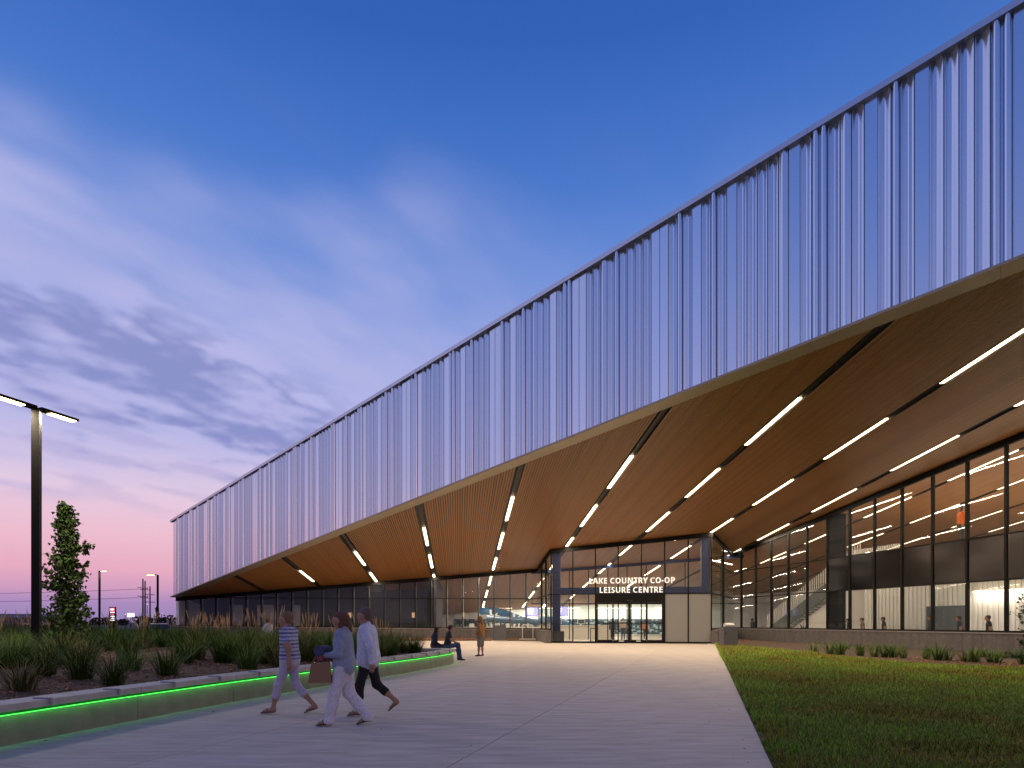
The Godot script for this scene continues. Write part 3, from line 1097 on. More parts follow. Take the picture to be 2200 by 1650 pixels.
# ------------------------------------------------------------------ ground and planting
const PATH := [[-7.9, 1.0], [-7.35, 3.0], [-6.75, 5.5], [-6.36, 7.5], [-6.0, 9.4], [-5.36, 12.0], [-4.35, 15.3], [-3.45, 17.8], [-2.75, 20.2], [-2.32, 22.0], [-2.22, 23.0], [-2.5, 23.7], [-3.2, 24.1], [-4.6, 24.5], [-7.0, 25.1], [-12.0, 26.2]]
const BED := [[-1.0, -8.3], [1.0, -8.2], [3.0, -7.7], [5.5, -7.12], [7.5, -6.73], [9.4, -6.37], [12.0, -5.72], [15.3, -4.70], [17.8, -3.80], [20.2, -3.10], [22.0, -2.69], [22.9, -2.75], [23.3, -3.2], [23.8, -4.6], [24.5, -7.0], [25.6, -12.0], [30.0, -13.6], [36.0, -17.0], [42.0, -30.0]]
const WALK_U := Vector2(0.305, 0.9523)
const WALK_V := Vector2(0.9523, -0.305)


func bed_edge(d: float) -> float:
	for i in BED.size() - 1:
		if d <= BED[i + 1][0]:
			return lerpf(BED[i][1], BED[i + 1][1], (d - BED[i][0]) / (BED[i + 1][0] - BED[i][0]))
	return -40.0


func soil_y(x: float, d: float) -> float:
	var inside := bed_edge(d) - x
	return 0.43 + 0.16 * smoothstep(0.2, 5.0, inside) + 0.03 * sin(x * 2.3 + d) * sin(d * 1.7)


func ground_y(x: float, d: float) -> float:
	var u := x * WALK_U.x + d * WALK_U.y
	return 0.085 * smoothstep(27.0, 41.0, u)


func spline(pts: Array, step: float) -> Array:
	var cv := Curve2D.new()
	cv.bake_interval = 0.05
	for i in pts.size():
		var p := Vector2(pts[i][0], pts[i][1])
		var a := Vector2(pts[maxi(i - 1, 0)][0], pts[maxi(i - 1, 0)][1])
		var b := Vector2(pts[mini(i + 1, pts.size() - 1)][0], pts[mini(i + 1, pts.size() - 1)][1])
		var t := (b - a) / 6.0
		cv.add_point(p, -t, t)
	var l := cv.get_baked_length()
	var k := int(l / step)
	var out := []
	for i in k + 1:
		out.append(cv.sample_baked(l * i / k))
	return out


# a band that follows the path between two offsets (positive outward, towards the walk)
func path_block(mb: MB, pts: Array, i0: int, i1: int, o0: float, o1: float, lo: float, hi: float) -> void:
	for i in range(i0, i1):
		var q := []
		for j in [i, i + 1]:
			var a: Vector2 = pts[maxi(j - 1, 0)]
			var b: Vector2 = pts[mini(j + 1, pts.size() - 1)]
			var f := (b - a).normalized()
			var nn := Vector2(f.y, -f.x)
			var e := 0.0
			if i == i0 and j == i0: e = 0.006
			if i == i1 - 1 and j == i1: e = -0.006
			q.append([pts[j] + nn * o0 + f * e, pts[j] + nn * o1 + f * e])
		var y0 := lo
		mb.prism([P(q[0][0].x, y0, q[0][0].y), P(q[1][0].x, y0, q[1][0].y), P(q[1][1].x, y0, q[1][1].y), P(q[0][1].x, y0, q[0][1].y)], [P(q[0][0].x, hi, q[0][0].y), P(q[1][0].x, hi, q[1][0].y), P(q[1][1].x, hi, q[1][1].y), P(q[0][1].x, hi, q[0][1].y)])


func build_ground() -> void:
	var gm := MB.new()
	gm.face([P(-1500, -0.06, -300), P(1500, -0.06, -300), P(1500, -0.06, 2500), P(-1500, -0.06, 2500)], P(0, -10, 0))
	struct("ground", gm, M.asphalt)
	# walkway of broom-finished slabs over a dark joint bed
	var base := MB.new()
	for j in 12:
		var u0 := -8.0 + 4.6 * j
		var u1 := u0 + 4.6
		var q := []
		for s in [[u0, -34.0], [u1, -34.0], [u1, 0.675], [u0, 0.675]]:
			var p: Vector2 = WALK_U * s[0] + WALK_V * s[1]
			q.append(P(p.x, ground_y(p.x, p.y) - 0.022, p.y))
		base.face(q, q[0] + Vector3.DOWN)
	var walk := struct("walkway", base, M.joint)
	for i in 11:
		for j in 11:
			var v1 := 0.68 - 3.31 * i
			var v0 := v1 - 3.31
			var u0 := 9.62 + 5.05 * (j - 3)
			var u1 := u0 + 5.05
			if u1 > 46.3: u1 = 46.3
			if u1 - u0 < 0.5: continue
			var mb := MB.new()
			mb.col = Color(1, 1, 1) * rng.randf_range(0.93, 1.04)
			var g := 0.007
			var steps := 4
			for s in steps:
				var ua := lerpf(u0 + g, u1 - g, s / float(steps))
				var ub := lerpf(u0 + g, u1 - g, (s + 1) / float(steps))
				var lo := []
				var hi := []
				for c in [[ua, v0 + g], [ub, v0 + g], [ub, v1 - (g if i > 0 else 0.0)], [ua, v1 - (g if i > 0 else 0.0)]]:
					var p: Vector2 = WALK_U * c[0] + WALK_V * c[1]
					var y := ground_y(p.x, p.y)
					lo.append(P(p.x, y - 0.10, p.y)); hi.append(P(p.x, y, p.y))
				if s == 0 or s == steps - 1:
					mb.prism(lo, hi)
				else:
					mb.face(hi, lo[0])
					mb.face([lo[0], lo[1], hi[1], hi[0]], (lo[2] + hi[3]) * 0.5)
					mb.face([lo[2], lo[3], hi[3], hi[2]], (lo[0] + hi[1]) * 0.5)
			obj("slab", mb, M.concrete, walk)
	planter()
	lawn()
	# specks of leaf and grit lying on the slabs
	var where := []
	var tints := []
	for i in 46:
		var d := 5.5 + 24.0 * pow(rng.randf(), 1.6)
		var x := rng.randf_range(bed_edge(d) + 0.6, 0.33 * d + 0.6) if rng.randf() < 0.2 else (bed_edge(d) + 0.45 + 0.5 * rng.randf() if rng.randf() < 0.5 else 0.32 * d + 0.5 - 0.5 * rng.randf())
		where.append(Transform3D(Basis(Vector3.UP, rng.randf() * TAU).scaled(Vector3.ONE * rng.randf_range(0.25, 0.7)), P(x, ground_y(x, d) + 0.005, d)))
		tints.append(Color(0.6, 0.5, 0.4) * rng.randf_range(0.3, 1.0))
	stuff("leaf_litter", chip_mesh(), M.bark, where, tints, "small dark leaf bits and grit scattered on the concrete walkway", "litter")


func planter() -> void:
	var pts := spline(PATH, 0.22)
	var root := thing("planter_bench", "curved low concrete planter wall with seat cap and green light under it", "planter")
	var n := pts.size() - 1
	var per := 10
	var i := 0
	while i < n:
		var j := mini(i + per, n)
		var wl := MB.new()
		wl.col = Color(1, 1, 1) * rng.randf_range(0.92, 1.05)
		path_block(wl, pts, i, j, -0.22, 0.0, -0.05, 0.385)
		obj("wall_panel", wl, M.bench_wall, root)
		var cp := MB.new()
		cp.col = Color(1, 1, 1) * rng.randf_range(0.94, 1.04)
		path_block(cp, pts, i, j, -0.42, 0.065, 0.435, 0.525)
		obj("cap_stone", cp, M.bench, root)
		i = j
	var core := MB.new()
	path_block(core, pts, 0, n, -0.20, -0.05, 0.38, 0.436)
	obj("shadow_gap", core, M.black, root)
	var led := MB.new()
	path_block(led, pts, 6, n, -0.02, 0.005, 0.379, 0.387)
	obj("green_light_strip", led, M.green, root)
	# light from the strip
	var k := 6
	while k + 6 <= n:
		var a: Vector2 = pts[k]
		var b: Vector2 = pts[k + 6]
		var f := (b - a).normalized()
		var nn := Vector2(f.y, -f.x)
		var m: Vector2 = pts[k + 3] + nn * 0.055
		area_light("green_lamp", P(m.x, 0.415, m.y), Vector3(f.x, 0, -f.y), Vector3(-nn.x * 1.6, -1, nn.y * 1.6), Vector2(0.012, a.distance_to(b)), 0.13, Color(0.02, 1.0, 0.07).linear_to_srgb())
		k += 6
	# metal skate stops on the cap
	k = 8
	while k < n:
		var a: Vector2 = pts[k]
		var f: Vector2 = (pts[k + 1 if k < n else k] - pts[k - 1]).normalized()
		var nn := Vector2(f.y, -f.x)
		var p0: Vector2 = a + nn * 0.075
		var p1: Vector2 = a - nn * 0.17
		var mb := MB.new()
		mb.col = Color(0.25, 0.25, 0.28)
		mb.bar(P(p0.x, 0.535, p0.y), P(p1.x, 0.535, p1.y), 0.06, 0.02)
		mb.bar(P(p0.x, 0.535, p0.y), P(p0.x, 0.45, p0.y), 0.06, 0.02, Vector3(f.x, 0, -f.y))
		obj("skate_stop", mb, M.gloss, root)
		k += 5
	# soil
	var sm := MB.new()
	var rows := 84
	var colsn := 46
	var d0 := 1.0
	for r in rows + 1:
		var d := lerpf(d0, 41.0, r / float(rows))
		for c in colsn + 1:
			var u := c / float(colsn)
			var x := lerpf(bed_edge(d) + 0.02, -42.0, u * u)
			var y := soil_y(x, d) + rng.randf_range(-0.012, 0.012)
			sm.v.append(P(x, y, d)); sm.n.append(Vector3.UP); sm.c.append(Color(1, 1, 1))
	for r in rows:
		for c in colsn:
			var a := r * (colsn + 1) + c
			var b := a + 1
			var a2 := a + colsn + 1
			sm.ix.append_array(PackedInt32Array([a, b, a2, b, a2 + 1, a2]))
	struct("planting_soil", sm, M.soil)


func chip_mesh() -> ArrayMesh:
	var mb := MB.new()
	mb.box(Vector3.ZERO, Vector3(0.055, 0.010, 0.020))
	return mb.mesh()


func chips(count: int, pick: Callable, label: String) -> void:
	var where := []
	var tints := []
	while where.size() < count:
		var p: Vector3 = pick.call()
		if p.y < -5.0: continue
		var b := Basis.from_euler(Vector3(rng.randf_range(-0.5, 0.5), rng.randf() * TAU, rng.randf_range(-0.5, 0.5))).scaled(Vector3.ONE * rng.randf_range(0.6, 1.5))
		where.append(Transform3D(b, p))
		var t := rng.randf_range(0.35, 1.5)
		tints.append(Color(t, t * rng.randf_range(0.85, 1.05), t * rng.randf_range(0.7, 1.05)))
	stuff("bark_chips", chip_mesh(), M.bark, where, tints, label, "bark mulch")


# ---- blades
func blade(mb: MB, base: Vector3, az: float, len: float, width: float, lean: float, droop: float, col: Color, segs := 3) -> void:
	var dir := Vector3(cos(az), 0, sin(az))
	var side := Vector3(-sin(az), 0, cos(az))
	var p := base
	var ang := lean
	var at := mb.v.size()
	for i in segs + 1:
		var u := i / float(segs)
		var w := width * (1.0 - u * u) * 0.5 + 0.0006
		var nn := (Vector3.UP * sin(ang) - dir * cos(ang) + Vector3.UP * 0.6).normalized()
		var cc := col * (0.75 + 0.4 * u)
		mb.v.append(p - side * w); mb.v.append(p + side * w)
		mb.n.append(nn); mb.n.append(nn)
		mb.c.append(cc); mb.c.append(cc)
		p += (dir * sin(ang) + Vector3.UP * cos(ang)) * (len / segs)
		ang += droop / segs
	for i in segs:
		var a := at + i * 2
		mb.ix.append_array(PackedInt32Array([a, a + 2, a + 1, a + 1, a + 2, a + 3]))


func leaf_tuft(count: int, h: float, spread: float, width: float, green: Color) -> ArrayMesh:
	var mb := MB.new()
	for i in count:
		var az := rng.randf() * TAU
		var r := spread * 0.28 * sqrt(rng.randf())
		var lean := rng.randf_range(0.02, 0.55)
		var c := green * rng.randf_range(0.6, 1.35)
		c.r *= rng.randf_range(0.8, 1.5)
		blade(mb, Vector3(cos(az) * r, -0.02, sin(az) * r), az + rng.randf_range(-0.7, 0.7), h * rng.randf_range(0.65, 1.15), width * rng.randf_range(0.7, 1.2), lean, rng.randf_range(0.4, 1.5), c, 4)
	return mb.mesh()


func stalks(count: int, h: float, spread: float) -> ArrayMesh:
	var mb := MB.new()
	for i in count:
		var az := rng.randf() * TAU
		var lean := rng.randf_range(0.02, 0.22)
		var hh := h * rng.randf_range(0.75, 1.1)
		var b := Vector3(cos(az), 0, sin(az)) * spread * rng.randf() * 0.3
		var dir := Vector3(cos(az) * sin(lean), cos(lean), sin(az) * sin(lean))
		var m := b + dir * hh * 0.72
		var bend := (dir + Vector3(cos(az), -0.1, sin(az)) * 0.14).normalized()
		mb.col = Color(0.30, 0.21, 0.09)
		mb.tube([b, m], [0.003, 0.0022], 3, false)
		mb.col = Color(0.42, 0.27, 0.13) * rng.randf_range(0.8, 1.2)
		mb.tube([m, m + bend * hh * 0.10, m + bend * hh * 0.2, m + bend * hh * 0.28], [0.004, 0.013, 0.010, 0.002], 5, false)
	return mb.mesh()


func lawn() -> void:
	# soil and turf sheet to the right of the walk
	var tm := MB.new()
	var q := []
	for s in [[-8.0, 0.69], [43.0, 0.69], [43.0, 2.6], [30.0, 14.0], [-8.0, 24.0]]:
		var p: Vector2 = WALK_U * s[0] + WALK_V * s[1]
		q.append(P(p.x, -0.02, p.y))
	q = [P(-1.79, -0.015, -7.83), P(13.6, -0.015, 40.2), P(14.6, -0.015, 42.8), P(17.7, -0.015, 48.4), P(26.0, -0.015, 10.0), P(26.0, -0.015, -8.0)]
	tm.face(q, P(0, -5, 0))
	struct("lawn_soil", tm, M.turf)
	var mb := MB.new()
	for i in 16:
		var az := rng.randf() * TAU
		var r := 0.06 * sqrt(rng.randf())
		var c := Color(0.14, 0.27, 0.013) * rng.randf_range(0.7, 1.3)
		if rng.randf() < 0.13: c = Color(0.17, 0.13, 0.045)
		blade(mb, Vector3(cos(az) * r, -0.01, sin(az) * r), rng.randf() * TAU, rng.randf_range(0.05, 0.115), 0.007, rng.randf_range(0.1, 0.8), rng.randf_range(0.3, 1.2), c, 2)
	var where := []
	var tints := []
	var patch := FastNoiseLite.new()
	patch.seed = 77
	patch.frequency = 0.35
	patch.fractal_octaves = 3
	var tries := 0
	while where.size() < 85000 and tries < 420000:
		tries += 1
		var d := 4.5 + 38.0 * pow(rng.randf(), 2.1)
		var x := rng.randf_range(1.5, 24.0)
		var v := x * WALK_V.x + d * WALK_V.y
		if v < 0.75 or x > d * 0.9 + 1.5: continue
		if in_mulch(x, d, 0.1): continue
		var n := patch.get_noise_2d(x, d)
		if n < -0.28 and rng.randf() < 0.75: continue
		var sc := rng.randf_range(0.7, 1.3) * (1.0 + 0.025 * maxf(d - 8.0, 0.0))
		if d > 24.0 and v < 5.0: sc *= 1.35
		where.append(Transform3D(Basis(Vector3.UP, rng.randf() * TAU).scaled(Vector3(sc, sc * rng.randf_range(0.8, 1.2), sc)), P(x, -0.012, d)))
		var t := 1.0 + 0.7 * n + rng.randf_range(-0.12, 0.12)
		var dry := smoothstep(0.05, -0.35, n)
		tints.append(Color(t * (1.0 + 0.8 * dry), t * (1.0 + 0.15 * dry), t * (1.0 + 0.5 * dry)))
	stuff("lawn_grass", mb.mesh(), M.blade, where, tints, "uneven mown lawn between the walkway and the right glazed wall", "grass")
	# mulch beds
	var bed := MB.new()
	var poly := MULCH
	var pk := PackedVector2Array()
	for p in poly: pk.append(Vector2(p[0], p[1]))
	var tri := Geometry2D.triangulate_polygon(pk)
	for i in range(0, tri.size(), 3):
		var f := []
		for k in 3: f.append(P(pk[tri[i + k]].x, mulch_y(pk[tri[i + k]].x, pk[tri[i + k]].y), pk[tri[i + k]].y))
		bed.face(f, f[0] + Vector3.DOWN * 3.0)
	struct("mulch_bed", bed, M.soil)
	chips(11000, func():
		var d := 14.0 + 33.0 * rng.randf()
		var x := rng.randf_range(13.0, 26.0)
		return P(x, mulch_y(x, d) + 0.012, d) if in_mulch(x, d, 0.0) else Vector3(0, -10, 0), "brown bark mulch along the foot of the right glazed wall")
	chips(12000, func():
		var d := 3.5 + 26.0 * pow(rng.randf(), 1.3)
		var x := bed_edge(d) - 0.05 - 12.0 * pow(rng.randf(), 1.4)
		return P(x, soil_y(x, d) + 0.014, d), "dark bark mulch between the grasses in the planter")
	# mulch strip along the left wall
	var lm := MB.new()
	var a := L0 + Vector2(0.1, -0.2)
	var b := Vector2(1.95, 49.45)
	var a2 := Vector2(-28.2, 49.4)
	var b2 := Vector2(2.2, 47.4)
	lm.prism([P(a.x, 0.0, a.y), P(b.x, 0.0, b.y), P(b2.x, 0.0, b2.y), P(a2.x, 0.0, a2.y)], [P(a.x, 0.26, a.y), P(b.x, 0.26, b.y), P(b2.x, 0.10, b2.y), P(a2.x, 0.10, a2.y)])
	struct("mulch_strip", lm, M.soil)
	chips(5500, func():
		var u := rng.randf()
		var t := rng.randf() * 0.55 + 0.45
		var x := lerpf(lerpf(a.x, b.x, t), lerpf(a2.x, b2.x, t), u)
		var d := lerpf(lerpf(a.y, b.y, t), lerpf(a2.y, b2.y, t), u)
		return P(x, lerpf(0.26, 0.10, u) + 0.02, d), "orange bark mulch along the foot of the left glazed wall")
	# heap of chips on the lawn at the right
	chips(500, func():
		var r := sqrt(rng.randf())
		var an := rng.randf() * TAU
		return P(12.1 + 0.85 * r * cos(an), 0.10 * (1.0 - r * r) + 0.01, 13.4 + 0.5 * r * sin(an)), "small patch of wood chips out on the lawn")


const MULCH := [[13.6, 38.5], [14.4, 42.0], [17.4, 48.2], [25.6, 11.0], [22.0, 14.0], [17.0, 19.6], [14.6, 22.2], [14.4, 26.0], [13.9, 33.0]]


func in_mulch(x: float, d: float, wob: float) -> bool:
	var pk := PackedVector2Array()
	for p in MULCH: pk.append(Vector2(p[0], p[1]))
	return Geometry2D.is_point_in_polygon(Vector2(x + wob * sin(d * 3.0), d), pk)


func mulch_y(x: float, d: float) -> float:
	return 0.01 + 0.20 * smoothstep(34.0, 48.0, d) + 0.02 * smoothstep(14.5, 18.0, x)


func plants() -> void:
	var green := Color(0.065, 0.13, 0.024)
	var tufts := []
	for k in 6:
		var hue: Color = [green, green * 1.2, Color(0.10, 0.14, 0.03), green * 0.8, Color(0.12, 0.125, 0.045), green][k]
		tufts.append(leaf_tuft([210, 170, 230, 190, 140, 250][k], [0.80, 0.72, 0.86, 0.9, 0.70, 0.78][k], 0.70, 0.013, hue))
	var flowers := []
	for k in 3:
		flowers.append(stalks(7, 1.25, 0.5))
	var small := []
	for k in 4:
		small.append(leaf_tuft(70, 0.50, 0.40, 0.014, Color(0.07, 0.13, 0.03)))
	var put := func(x: float, d: float, sc: float, label: String, group: String, with_stalks: bool, set_: Array, y: float) -> void:
		var o := thing("grass_clump", label, "ornamental grass", P(x, y, d), rng.randf() * TAU, group)
		o.scale = Vector3.ONE * sc
		obj("leaves", set_[rng.randi() % set_.size()], M.blade, o)
		if with_stalks:
			obj("seed_heads", flowers[rng.randi() % flowers.size()], M.blade, o)
	# front row along the seat wall, left to right
	var front := [[-7.75, 9.55, 0.82, "leftmost dark green grass clump in front row close to the planter wall"], [-8.95, 11.6, 0.8, "grass clump behind the leftmost front clump, set back on the bare mulch"], [-8.05, 11.3, 0.86, "rounded grass clump standing alone on mulch below the birch-like tree"], [-7.05, 10.7, 0.72, "narrow upright grass clump closest to the seat cap on the left half"], [-8.15, 13.0, 0.76, "grass clump just behind the narrow upright clump near the seat cap"], [-7.0, 12.3, 0.82, "vase-shaped grass clump on open mulch left of the dense grass mass"], [-8.1, 15.0, 0.9, "tall grass clump at the left end of the dense grass mass"], [-7.5, 15.9, 0.9, "wide grass clump at the front corner of the dense grass mass"], [-6.2, 14.2, 0.95, "full dark grass clump beside the wall, left of the walking women"], [-6.7, 16.8, 0.95, "full grass clump behind the walking woman in the striped top"], [-4.45, 21.7, 0.8, "thin grass clump right of the man in the white shirt"], [-3.95, 21.9, 0.95, "dense grass clump near the tip of the planter, middle of three"], [-3.42, 21.5, 0.9, "grass clump nearest the two people sitting on the planter tip"]]
	for f in front:
		put.call(f[0], f[1], f[2] * 1.12, f[3], "", false, tufts, soil_y(f[0], f[1]))
	# the mass behind
	var n := 0
	var tries := 0
	var taken := []
	while n < 250 and tries < 9000:
		tries += 1
		var d := rng.randf_range(10.5, 40.0)
		var x := bed_edge(d) - 0.55 - 24.0 * rng.randf()
		if x < -0.9 * d - 1.0: continue
		# open mulch around the tree
		if x < -8.6 and x > -12.6 and d < 23.5 and d > 16.0: continue
		if d < 17.0 and x > -9.6 and d < 14.5: continue
		if Vector2(x + 14.6, d - 20.0).length() < 1.2 or Vector2(x + 13.35, d - 17.0).length() < 0.8: continue
		if Vector2(x + 12.4, (d - 30.0)).length() < 1.3: continue
		var clear := true
		for t in taken:
			if t.distance_squared_to(Vector2(x, d)) < 0.42: clear = false; break
		if not clear: continue
		taken.append(Vector2(x, d))
		n += 1
		var zone := "left of the tall lamp post" if x < -0.79 * d else "round the foot of the poplar tree" if x < -0.62 * d else "between the poplar tree and the building corner" if x < -0.50 * d else "before the left glazing, behind the walking people"
		put.call(x, d, rng.randf_range(0.9, 1.2), "arching green grass clump in the planter " + zone, "grass clumps massed " + zone, rng.randf() < (0.26 if d > 20.0 else 0.10), tufts, soil_y(x, d))
	for i in 18:
		var x := -17.5 + 8.2 * i / 17.0 + rng.randf_range(-0.3, 0.3)
		var d := bed_back(x) - rng.randf_range(0.6, 3.0)
		put.call(x, d, rng.randf_range(0.95, 1.2), "grass clump with tall tan seed heads at the back of the planter", "seed-headed grasses at the back of the planter", true, tufts, soil_y(x, d))
	for f in [[-10.2, 11.7, "tall pale seed stalks rising from a grass clump at the left edge"], [-13.0, 14.6, "seed-headed grass clump at the foot of the tall lamp post"]]:
		put.call(f[0], f[1], 0.95, f[2], "", true, tufts, soil_y(f[0], f[1]))
	# young grasses in the mulch along the right wall
	for i in 24:
		var t := i / 23.0
		var x := lerpf(14.9, 20.4, t) + rng.randf_range(-0.25, 0.25)
		var d := lerpf(29.5, 18.6, pow(t, 0.8)) + rng.randf_range(-0.4, 0.4)
		put.call(x, d, rng.randf_range(1.0, 1.7), "small young grass clump in the row planted in mulch along the right glazed wall", "young grasses along the right wall", false, small, mulch_y(x, d))
	for i in 26:
		var t := rng.randf()
		var x := lerpf(16.8, 21.5, t) + rng.randf_range(0.4, 1.2)
		var d := lerpf(33.0, 20.5, t)
		put.call(x, d, rng.randf_range(0.7, 1.3), "thin grass clump close to the plinth of the right glazed wall", "thin grasses at the right plinth", false, small, mulch_y(x, d))


func leaf(mb: MB, at: Vector3, size: float, col: Color) -> void:
	var b := Basis.from_euler(Vector3(rng.randf_range(-1.2, 0.6), rng.randf() * TAU, rng.randf_range(-0.6, 0.6)))
	mb.col = col
	var p := [at, at + b * Vector3(0.48, -0.30, 0.06) * size, at + b * Vector3(0.0, -1.0, 0.0) * size, at + b * Vector3(-0.48, -0.30, 0.06) * size]
	var nn: Vector3 = b.z
	mb.tri(p[0], p[1], p[2], nn)
	mb.tri(p[0], p[2], p[3], nn)


func tree(called: String, label: String, category: String, at: Vector3, h: float, half_w: Callable, leaves: int, size: float, group := "", sprigs := []) -> Node3D:
	var o := thing(called, label, category, at, 0.0, group)
	var tr := MB.new()
	tr.col = Color(0.09, 0.075, 0.055)
	var line := []
	var rad := []
	for i in 9:
		var u := i / 8.0
		line.append(Vector3(0.05 * sin(u * 5.0), h * 0.97 * u - 0.1, 0.04 * cos(u * 4.0)))
		rad.append(lerpf(0.013 * h, 0.002 * h, u))
	tr.tube(line, rad, 7)
	var cr := MB.new()
	var tips := []
	for i in 78:
		var u := 0.10 + 0.87 * (i / 77.0)
		var az := i * 2.4 + rng.randf_range(-0.4, 0.4)
		var w: float = half_w.call(u) * rng.randf_range(0.4, 1.1)
		var base := Vector3(0.05 * sin(u * 5.0), h * 0.97 * u - 0.1, 0.04 * cos(u * 4.0))
		var tip := base + Vector3(cos(az) * w, w * rng.randf_range(0.5, 1.1) + 0.05, sin(az) * w)
		var mid := base.lerp(tip, 0.5) + Vector3(0, -0.06, 0)
		tr.tube([base, mid, tip], [0.012, 0.008, 0.003], 4, false)
		tips.append([base, mid, tip])
	for s in sprigs:
		var base := Vector3(0, h * s[0], 0)
		var tip := Vector3(s[1], h * s[0] + s[2], s[3])
		tr.tube([base, base.lerp(tip, 0.5), tip], [0.012, 0.008, 0.003], 4, false)
		for k in 3: tips.append([base, base.lerp(tip, 0.55), tip])
	obj("trunk", tr, M.rough, o)
	for i in leaves:
		var t: Array = tips[rng.randi() % tips.size()]
		var u := pow(rng.randf(), 0.6)
		var p: Vector3 = t[0].lerp(t[1], u * 2.0) if u < 0.5 else t[1].lerp(t[2], u * 2.0 - 1.0)
		p += Vector3(rng.randfn(0, 0.075), rng.randfn(0, 0.075), rng.randfn(0, 0.075)) * (h / 5.0)
		var g := rng.randf_range(0.55, 1.3)
		leaf(cr, p, size * rng.randf_range(0.7, 1.25), Color(0.05, 0.085, 0.024) * g)
	obj("crown", cr, M.blade, o)
	return o


func lamp_post(label: String, group: String, at: Vector3, h: float, w: float, arms: Array, m: Material, energy: float) -> void:
	# arms: [plan direction x, d, length]
	var o := thing("lamp_post", label, "lamp post", at, 0.0, group)
	var mb := MB.new()
	mb.box(Vector3(0, h * 0.5, 0), Vector3(w, h, w), Basis(Vector3.UP, 0.35))
	mb.box(Vector3(0, 0.04, 0), Vector3(w * 2.0, 0.08, w * 2.0), Basis(Vector3.UP, 0.35))
	obj("pole", mb, M.post, o)
	for a in arms:
		var dir := Vector3(a[0], 0, -a[1]).normalized()
		var hd := MB.new()
		hd.bar(Vector3(0, h + 0.02, 0) + dir * w * 0.3, Vector3(0, h + 0.02, 0) + dir * a[2], 0.26, 0.07)
		var head := obj("lamp_head", hd, M.post, o)
		var gl := MB.new()
		var g0: Vector3 = Vector3(0, h - 0.025, 0) + dir * (w * 0.6 + 0.24)
		var g1: Vector3 = Vector3(0, h - 0.025, 0) + dir * (a[2] - 0.06)
		gl.bar(g0, g1, 0.2, 0.02)
		obj("lamp_lens", gl, m, head)
		var mid := at + (g0 + g1) * 0.5 + Vector3(0, -0.03, 0)
		area_light("street_lamp", mid, dir, Vector3.DOWN, Vector2(0.2, g0.distance_to(g1)), energy, Color(1.0, 0.84, 0.60).linear_to_srgb())


func car(label: String, at: Vector3, turn: float, col: Color, group := "") -> void:
	var o := thing("parked_car", label, "car", at, turn, group)
	var body := MB.new()
	body.col = col
	var prof := [[-2.15, 0.30], [-2.2, 0.62], [-2.05, 0.85], [-1.35, 0.95], [-0.75, 1.02], [0.9, 1.0], [1.75, 0.92], [2.12, 0.74], [2.18, 0.45], [2.1, 0.28]]
	var l := []
	var r := []
	for p in prof:
		l.append(Vector3(p[0], p[1], -0.86)); r.append(Vector3(p[0], p[1], 0.86))
	body.prism(l, r)
	obj("body", body, M.gloss, o)
	var cab := MB.new()
	cab.col = Color(0.02, 0.02, 0.025)
	var cp := [[-1.75, 0.9], [-1.2, 1.42], [-0.4, 1.5], [0.35, 1.45], [1.15, 0.98]]
	l = []; r = []
	for p in cp:
		l.append(Vector3(p[0], p[1], -0.72)); r.append(Vector3(p[0], p[1], 0.72))
	cab.prism(l, r)
	obj("cabin", cab, M.gloss, o)
	for s in [[-1.35, -0.8], [-1.35, 0.8], [1.35, -0.8], [1.35, 0.8]]:
		var w := MB.new()
		w.col = Color(0.02, 0.02, 0.02)
		w.tube([Vector3(s[0], 0.32, s[1] - 0.1), Vector3(s[0], 0.32, s[1] + 0.1)], [0.32, 0.32], 14)
		obj("wheel", w, M.rough, o)
	for s in [-0.6, 0.6]:
		var t := MB.new()
		t.box(Vector3(-2.19, 0.72, s), Vector3(0.05, 0.12, 0.3))
		obj("tail_light", t, M.sign_red, o)


